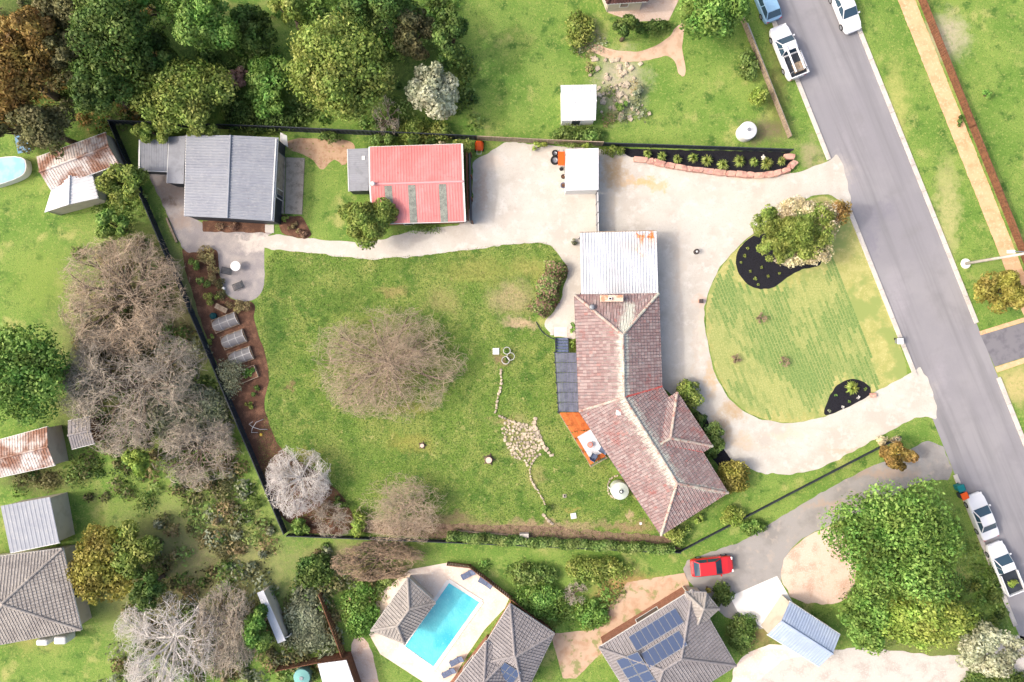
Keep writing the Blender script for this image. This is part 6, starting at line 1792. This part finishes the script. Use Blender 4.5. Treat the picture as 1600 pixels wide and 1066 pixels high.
B().lathe(0, 0, [(.85, 0), (.86, 1.2), (.8, 1.3), (.2, 1.5)], 28).build('body', G['white'], tk); B().lathe(0, 0, [(.2, 1.501), (.18, 1.56)], 14).build('lid', G['steel'], tk)
tk = thing('round_tank', 'teal round tank beside the white roofed store', 'tank', W(477, 1050), local=True)
B().lathe(0, 0, [(.8, 0), (.82, 1.2), (.78, 1.3), (.2, 1.45)], 28).build('body', mat('teal_tank', [S(126, 180, 176)]), tk); B().lathe(0, 0, [(.2, 1.451), (.18, 1.5)], 14).build('lid', G['steel'], tk)

# ------------------------------------------------------------ street things
pole = thing('street_light_pole', 'tall pale street light pole on the far verge', 'street light', W(1509, 412), local=True)
B().tube([(0, 0, -.2), (0, 0, 5), (0, 0, 10)], [.15, .13, .1], 10).build('pole', G['concrete'], pole, smooth=True)
B().tube([(0, 0, 9.4), (-.9, 0, 9.9), (-1.8, 0, 10)], .05, 6).build('arm', G['steel'], pole)
B().lathe(0, 0, [(.5, 0), (.46, .06)], 16).build('footing', G['white_concrete'], pole)
B().box(-2.4, -1.7, -.14, .14, 9.9, 10.02).build('lamp_head', G['white'], pole, bevel=.03)
def car(label, px, py, rz, paint_, kind='sedan', ln=4.6, w=1.8, name='parked_car'):
    th = thing(name, label, 'car' if kind != 'ute' else 'pickup', W(px, py, .5)[:2] + (0,), rz, local=True)
    X = ln / 2; hy = w / 2
    def ringx(x, wy, z0, z1, rr=.16):
        return [(x, -wy, z0 + .1), (x, -wy * .96, z0), (x, wy * .96, z0), (x, wy, z0 + .1), (x, wy, z1 - rr), (x, wy * .93, z1 - .03), (x, wy * .6, z1), (x, -wy * .6, z1), (x, -wy * .93, z1 - .03), (x, -wy, z1 - rr)]
    hood = .92; boot = .98 if kind == 'sedan' else .95
    rings = [ringx(-X, hy * .78, .38, .78), ringx(-X + .12, hy * .93, .28, boot - .06), ringx(-X + .5, hy, .24, boot), ringx(-.4, hy, .24, boot), ringx(X * .35, hy, .24, hood + .04), ringx(X - .55, hy * .97, .24, hood - .06), ringx(X - .14, hy * .86, .28, hood - .18), ringx(X, hy * .68, .36, .62)]
    B().loft(rings).build('body', paint_, th, smooth=False, bevel=.02)
    if kind == 'sedan': cb = (-X * .62, X * .42, -X * .30, X * .10)
    elif kind == 'hatch': cb = (-X * .9, X * .42, -X * .66, X * .08)
    else: cb = (-X * .12, X * .5, -X * .04, X * .22)
    zb, zt = .93, 1.45 if kind != 'ute' else 1.6
    x0, x1, t0, t1 = cb; wb_, wt = hy * .9, hy * .72
    c = [(x0, -wb_), (x1, -wb_), (x1, wb_), (x0, wb_)]; tp = [(t0, -wt), (t1, -wt), (t1, wt), (t0, wt)]
    B().prism(c, zb, zt, top=tp).build('cabin', paint_, th, bevel=.05)
    def pane(nm, quad, off):
        q = [np.array(v) for v in quad]; m_ = np.mean(q, 0)
        q = [lerp(v, m_, .1) + np.array(off) for v in q]
        B().add([*q, *[v - np.array(off) * .5 for v in q]], [(0, 1, 2, 3), (7, 6, 5, 4), (0, 1, 5, 4), (1, 2, 6, 5), (2, 3, 7, 6), (3, 0, 4, 7)]).build(nm, G['windscreen'], th)
    pane('windscreen', [(x1, -wb_, zb), (x1, wb_, zb), (t1, wt, zt), (t1, -wt, zt)], (.02, 0, .02))
    pane('rear_window', [(x0, wb_, zb), (x0, -wb_, zb), (t0, -wt, zt), (t0, wt, zt)], (-.02, 0, .02))
    xm = (x0 + x1) / 2; tm = (t0 + t1) / 2
    for sgn in (-1, 1):
        for (p0, p1, q0, q1) in ((x0, xm, t0, tm), (xm, x1, tm, t1)):
            pane('side_window', [(p0, sgn * wb_, zb), (p1, sgn * wb_, zb), (q1, sgn * wt, zt), (q0, sgn * wt, zt)], (0, sgn * .02, .01))
        B().box(x1 - .2, x1 - .05, sgn * (hy + .02) - .08, sgn * (hy + .02) + .08, .92, 1.04).build('mirror', paint_, th, bevel=.02)
        B().box(X - .22, X - .05, sgn * hy * .68 - .16, sgn * hy * .68 + .12, .6, .74).build('headlight', G['lamp_white'], th, bevel=.02)
        B().box(-X - .005, -X + .1, sgn * hy * .7 - .14, sgn * hy * .7 + .12, .62, .78).build('tail_light', G['lamp_red'], th, bevel=.01)
        for wx in (-X * .58, X * .62):
            wl = B().tube([(wx, sgn * (hy - .2), .32), (wx, sgn * (hy + .015), .32)], .32, 16).build('wheel', G['rubber'], th)
            B().tube([(wx, sgn * (hy + .016), .32), (wx, sgn * (hy + .03), .32)], .2, 12).build('rim', G['steel'], wl)
    if kind == 'ute':
        B().box(-X * .98, -X * .16, -hy * .86, hy * .86, .97, 1.0).build('tray_floor', G['charcoal'], th)
        for (xa, xb, ya, yb) in ((-X * .98, -X * .16, -hy * .98, -hy * .88), (-X * .98, -X * .16, hy * .88, hy * .98), (-X, -X * .96, -hy * .98, hy * .98)):
            B().box(xa, xb, ya, yb, .9, 1.28).build('tray_side', paint_, th, bevel=.01)
    return th
RZ = math.atan2(-1, .4)
car('white sedan parked at the kerb beyond the large green tree', 1533, 806, RZ + math.pi, G['car_white'])
ut = car('white pickup with green load parked behind the white sedan', 1567, 886, RZ + math.pi, G['car_white'], 'ute', 5.1)
P, dl, rnd, cc = crown_pts((0, 0, 0), .6, .5, .25, 8, 260, (.3, .5)); V, F, R = quads(P, dl, .1, .6, rnd)
dirv = np.array((math.cos(RZ), math.sin(RZ)))
lp = np.array(W(1567, 886, .5)[:2]) + dirv * 1.3
o = np_mesh('green_clippings', V + np.array((lp[0], lp[1], 1.2)), F, L['lime'], None, R); setp(o, 'heap of green clippings in the pickup tray', 'clippings')
ut2 = car('white work pickup with tray racks on the left verge', 1230, 82, RZ + math.pi, G['car_white'], 'ute', 5.4, 1.95)
for y in (-.45, .45):
    B().tube([(-2.3, y, 1.7), (.4, y, 1.72)], .09, 6).build('rack_rail', G['car_white'], ut2)
for x in (-2.2, -.6):
    B().tube([(x, -.85, 1.25), (x, -.8, 1.66), (x, .8, 1.66), (x, .85, 1.25)], .03, 6).build('rack_hoop', G['steel'], ut2)
B().box(-2.3, -1.4, -.6, .3, 1.0, 1.35).build('cargo_box', G['timber'], ut2)
car('light blue car cut by the top edge on the left verge', 1196, 2, RZ + math.pi, G['car_blue'], 'hatch', 4.2)
car('white car with blue windscreen at the right kerb, top edge', 1320, 15, RZ, G['car_white'], 'sedan', 4.7)
car('red hatchback parked on the shared driveway', 1112, 884, math.radians(6), G['car_red'], 'hatch', 4.1, 1.75)
bin_('green wheelie bin at the kerb near the shared driveway', 1493, 760, 'teal', 'teal', rz=RZ, s=.3)
bin_('red lidded wheelie bin at the kerb near the shared driveway', 1498, 772, 'charcoal', 'orange', rz=RZ, s=.3)
bin_('small grey bin on the verge left of the street', 1401, 533, 'steel', 'white', h=.7, s=.26)
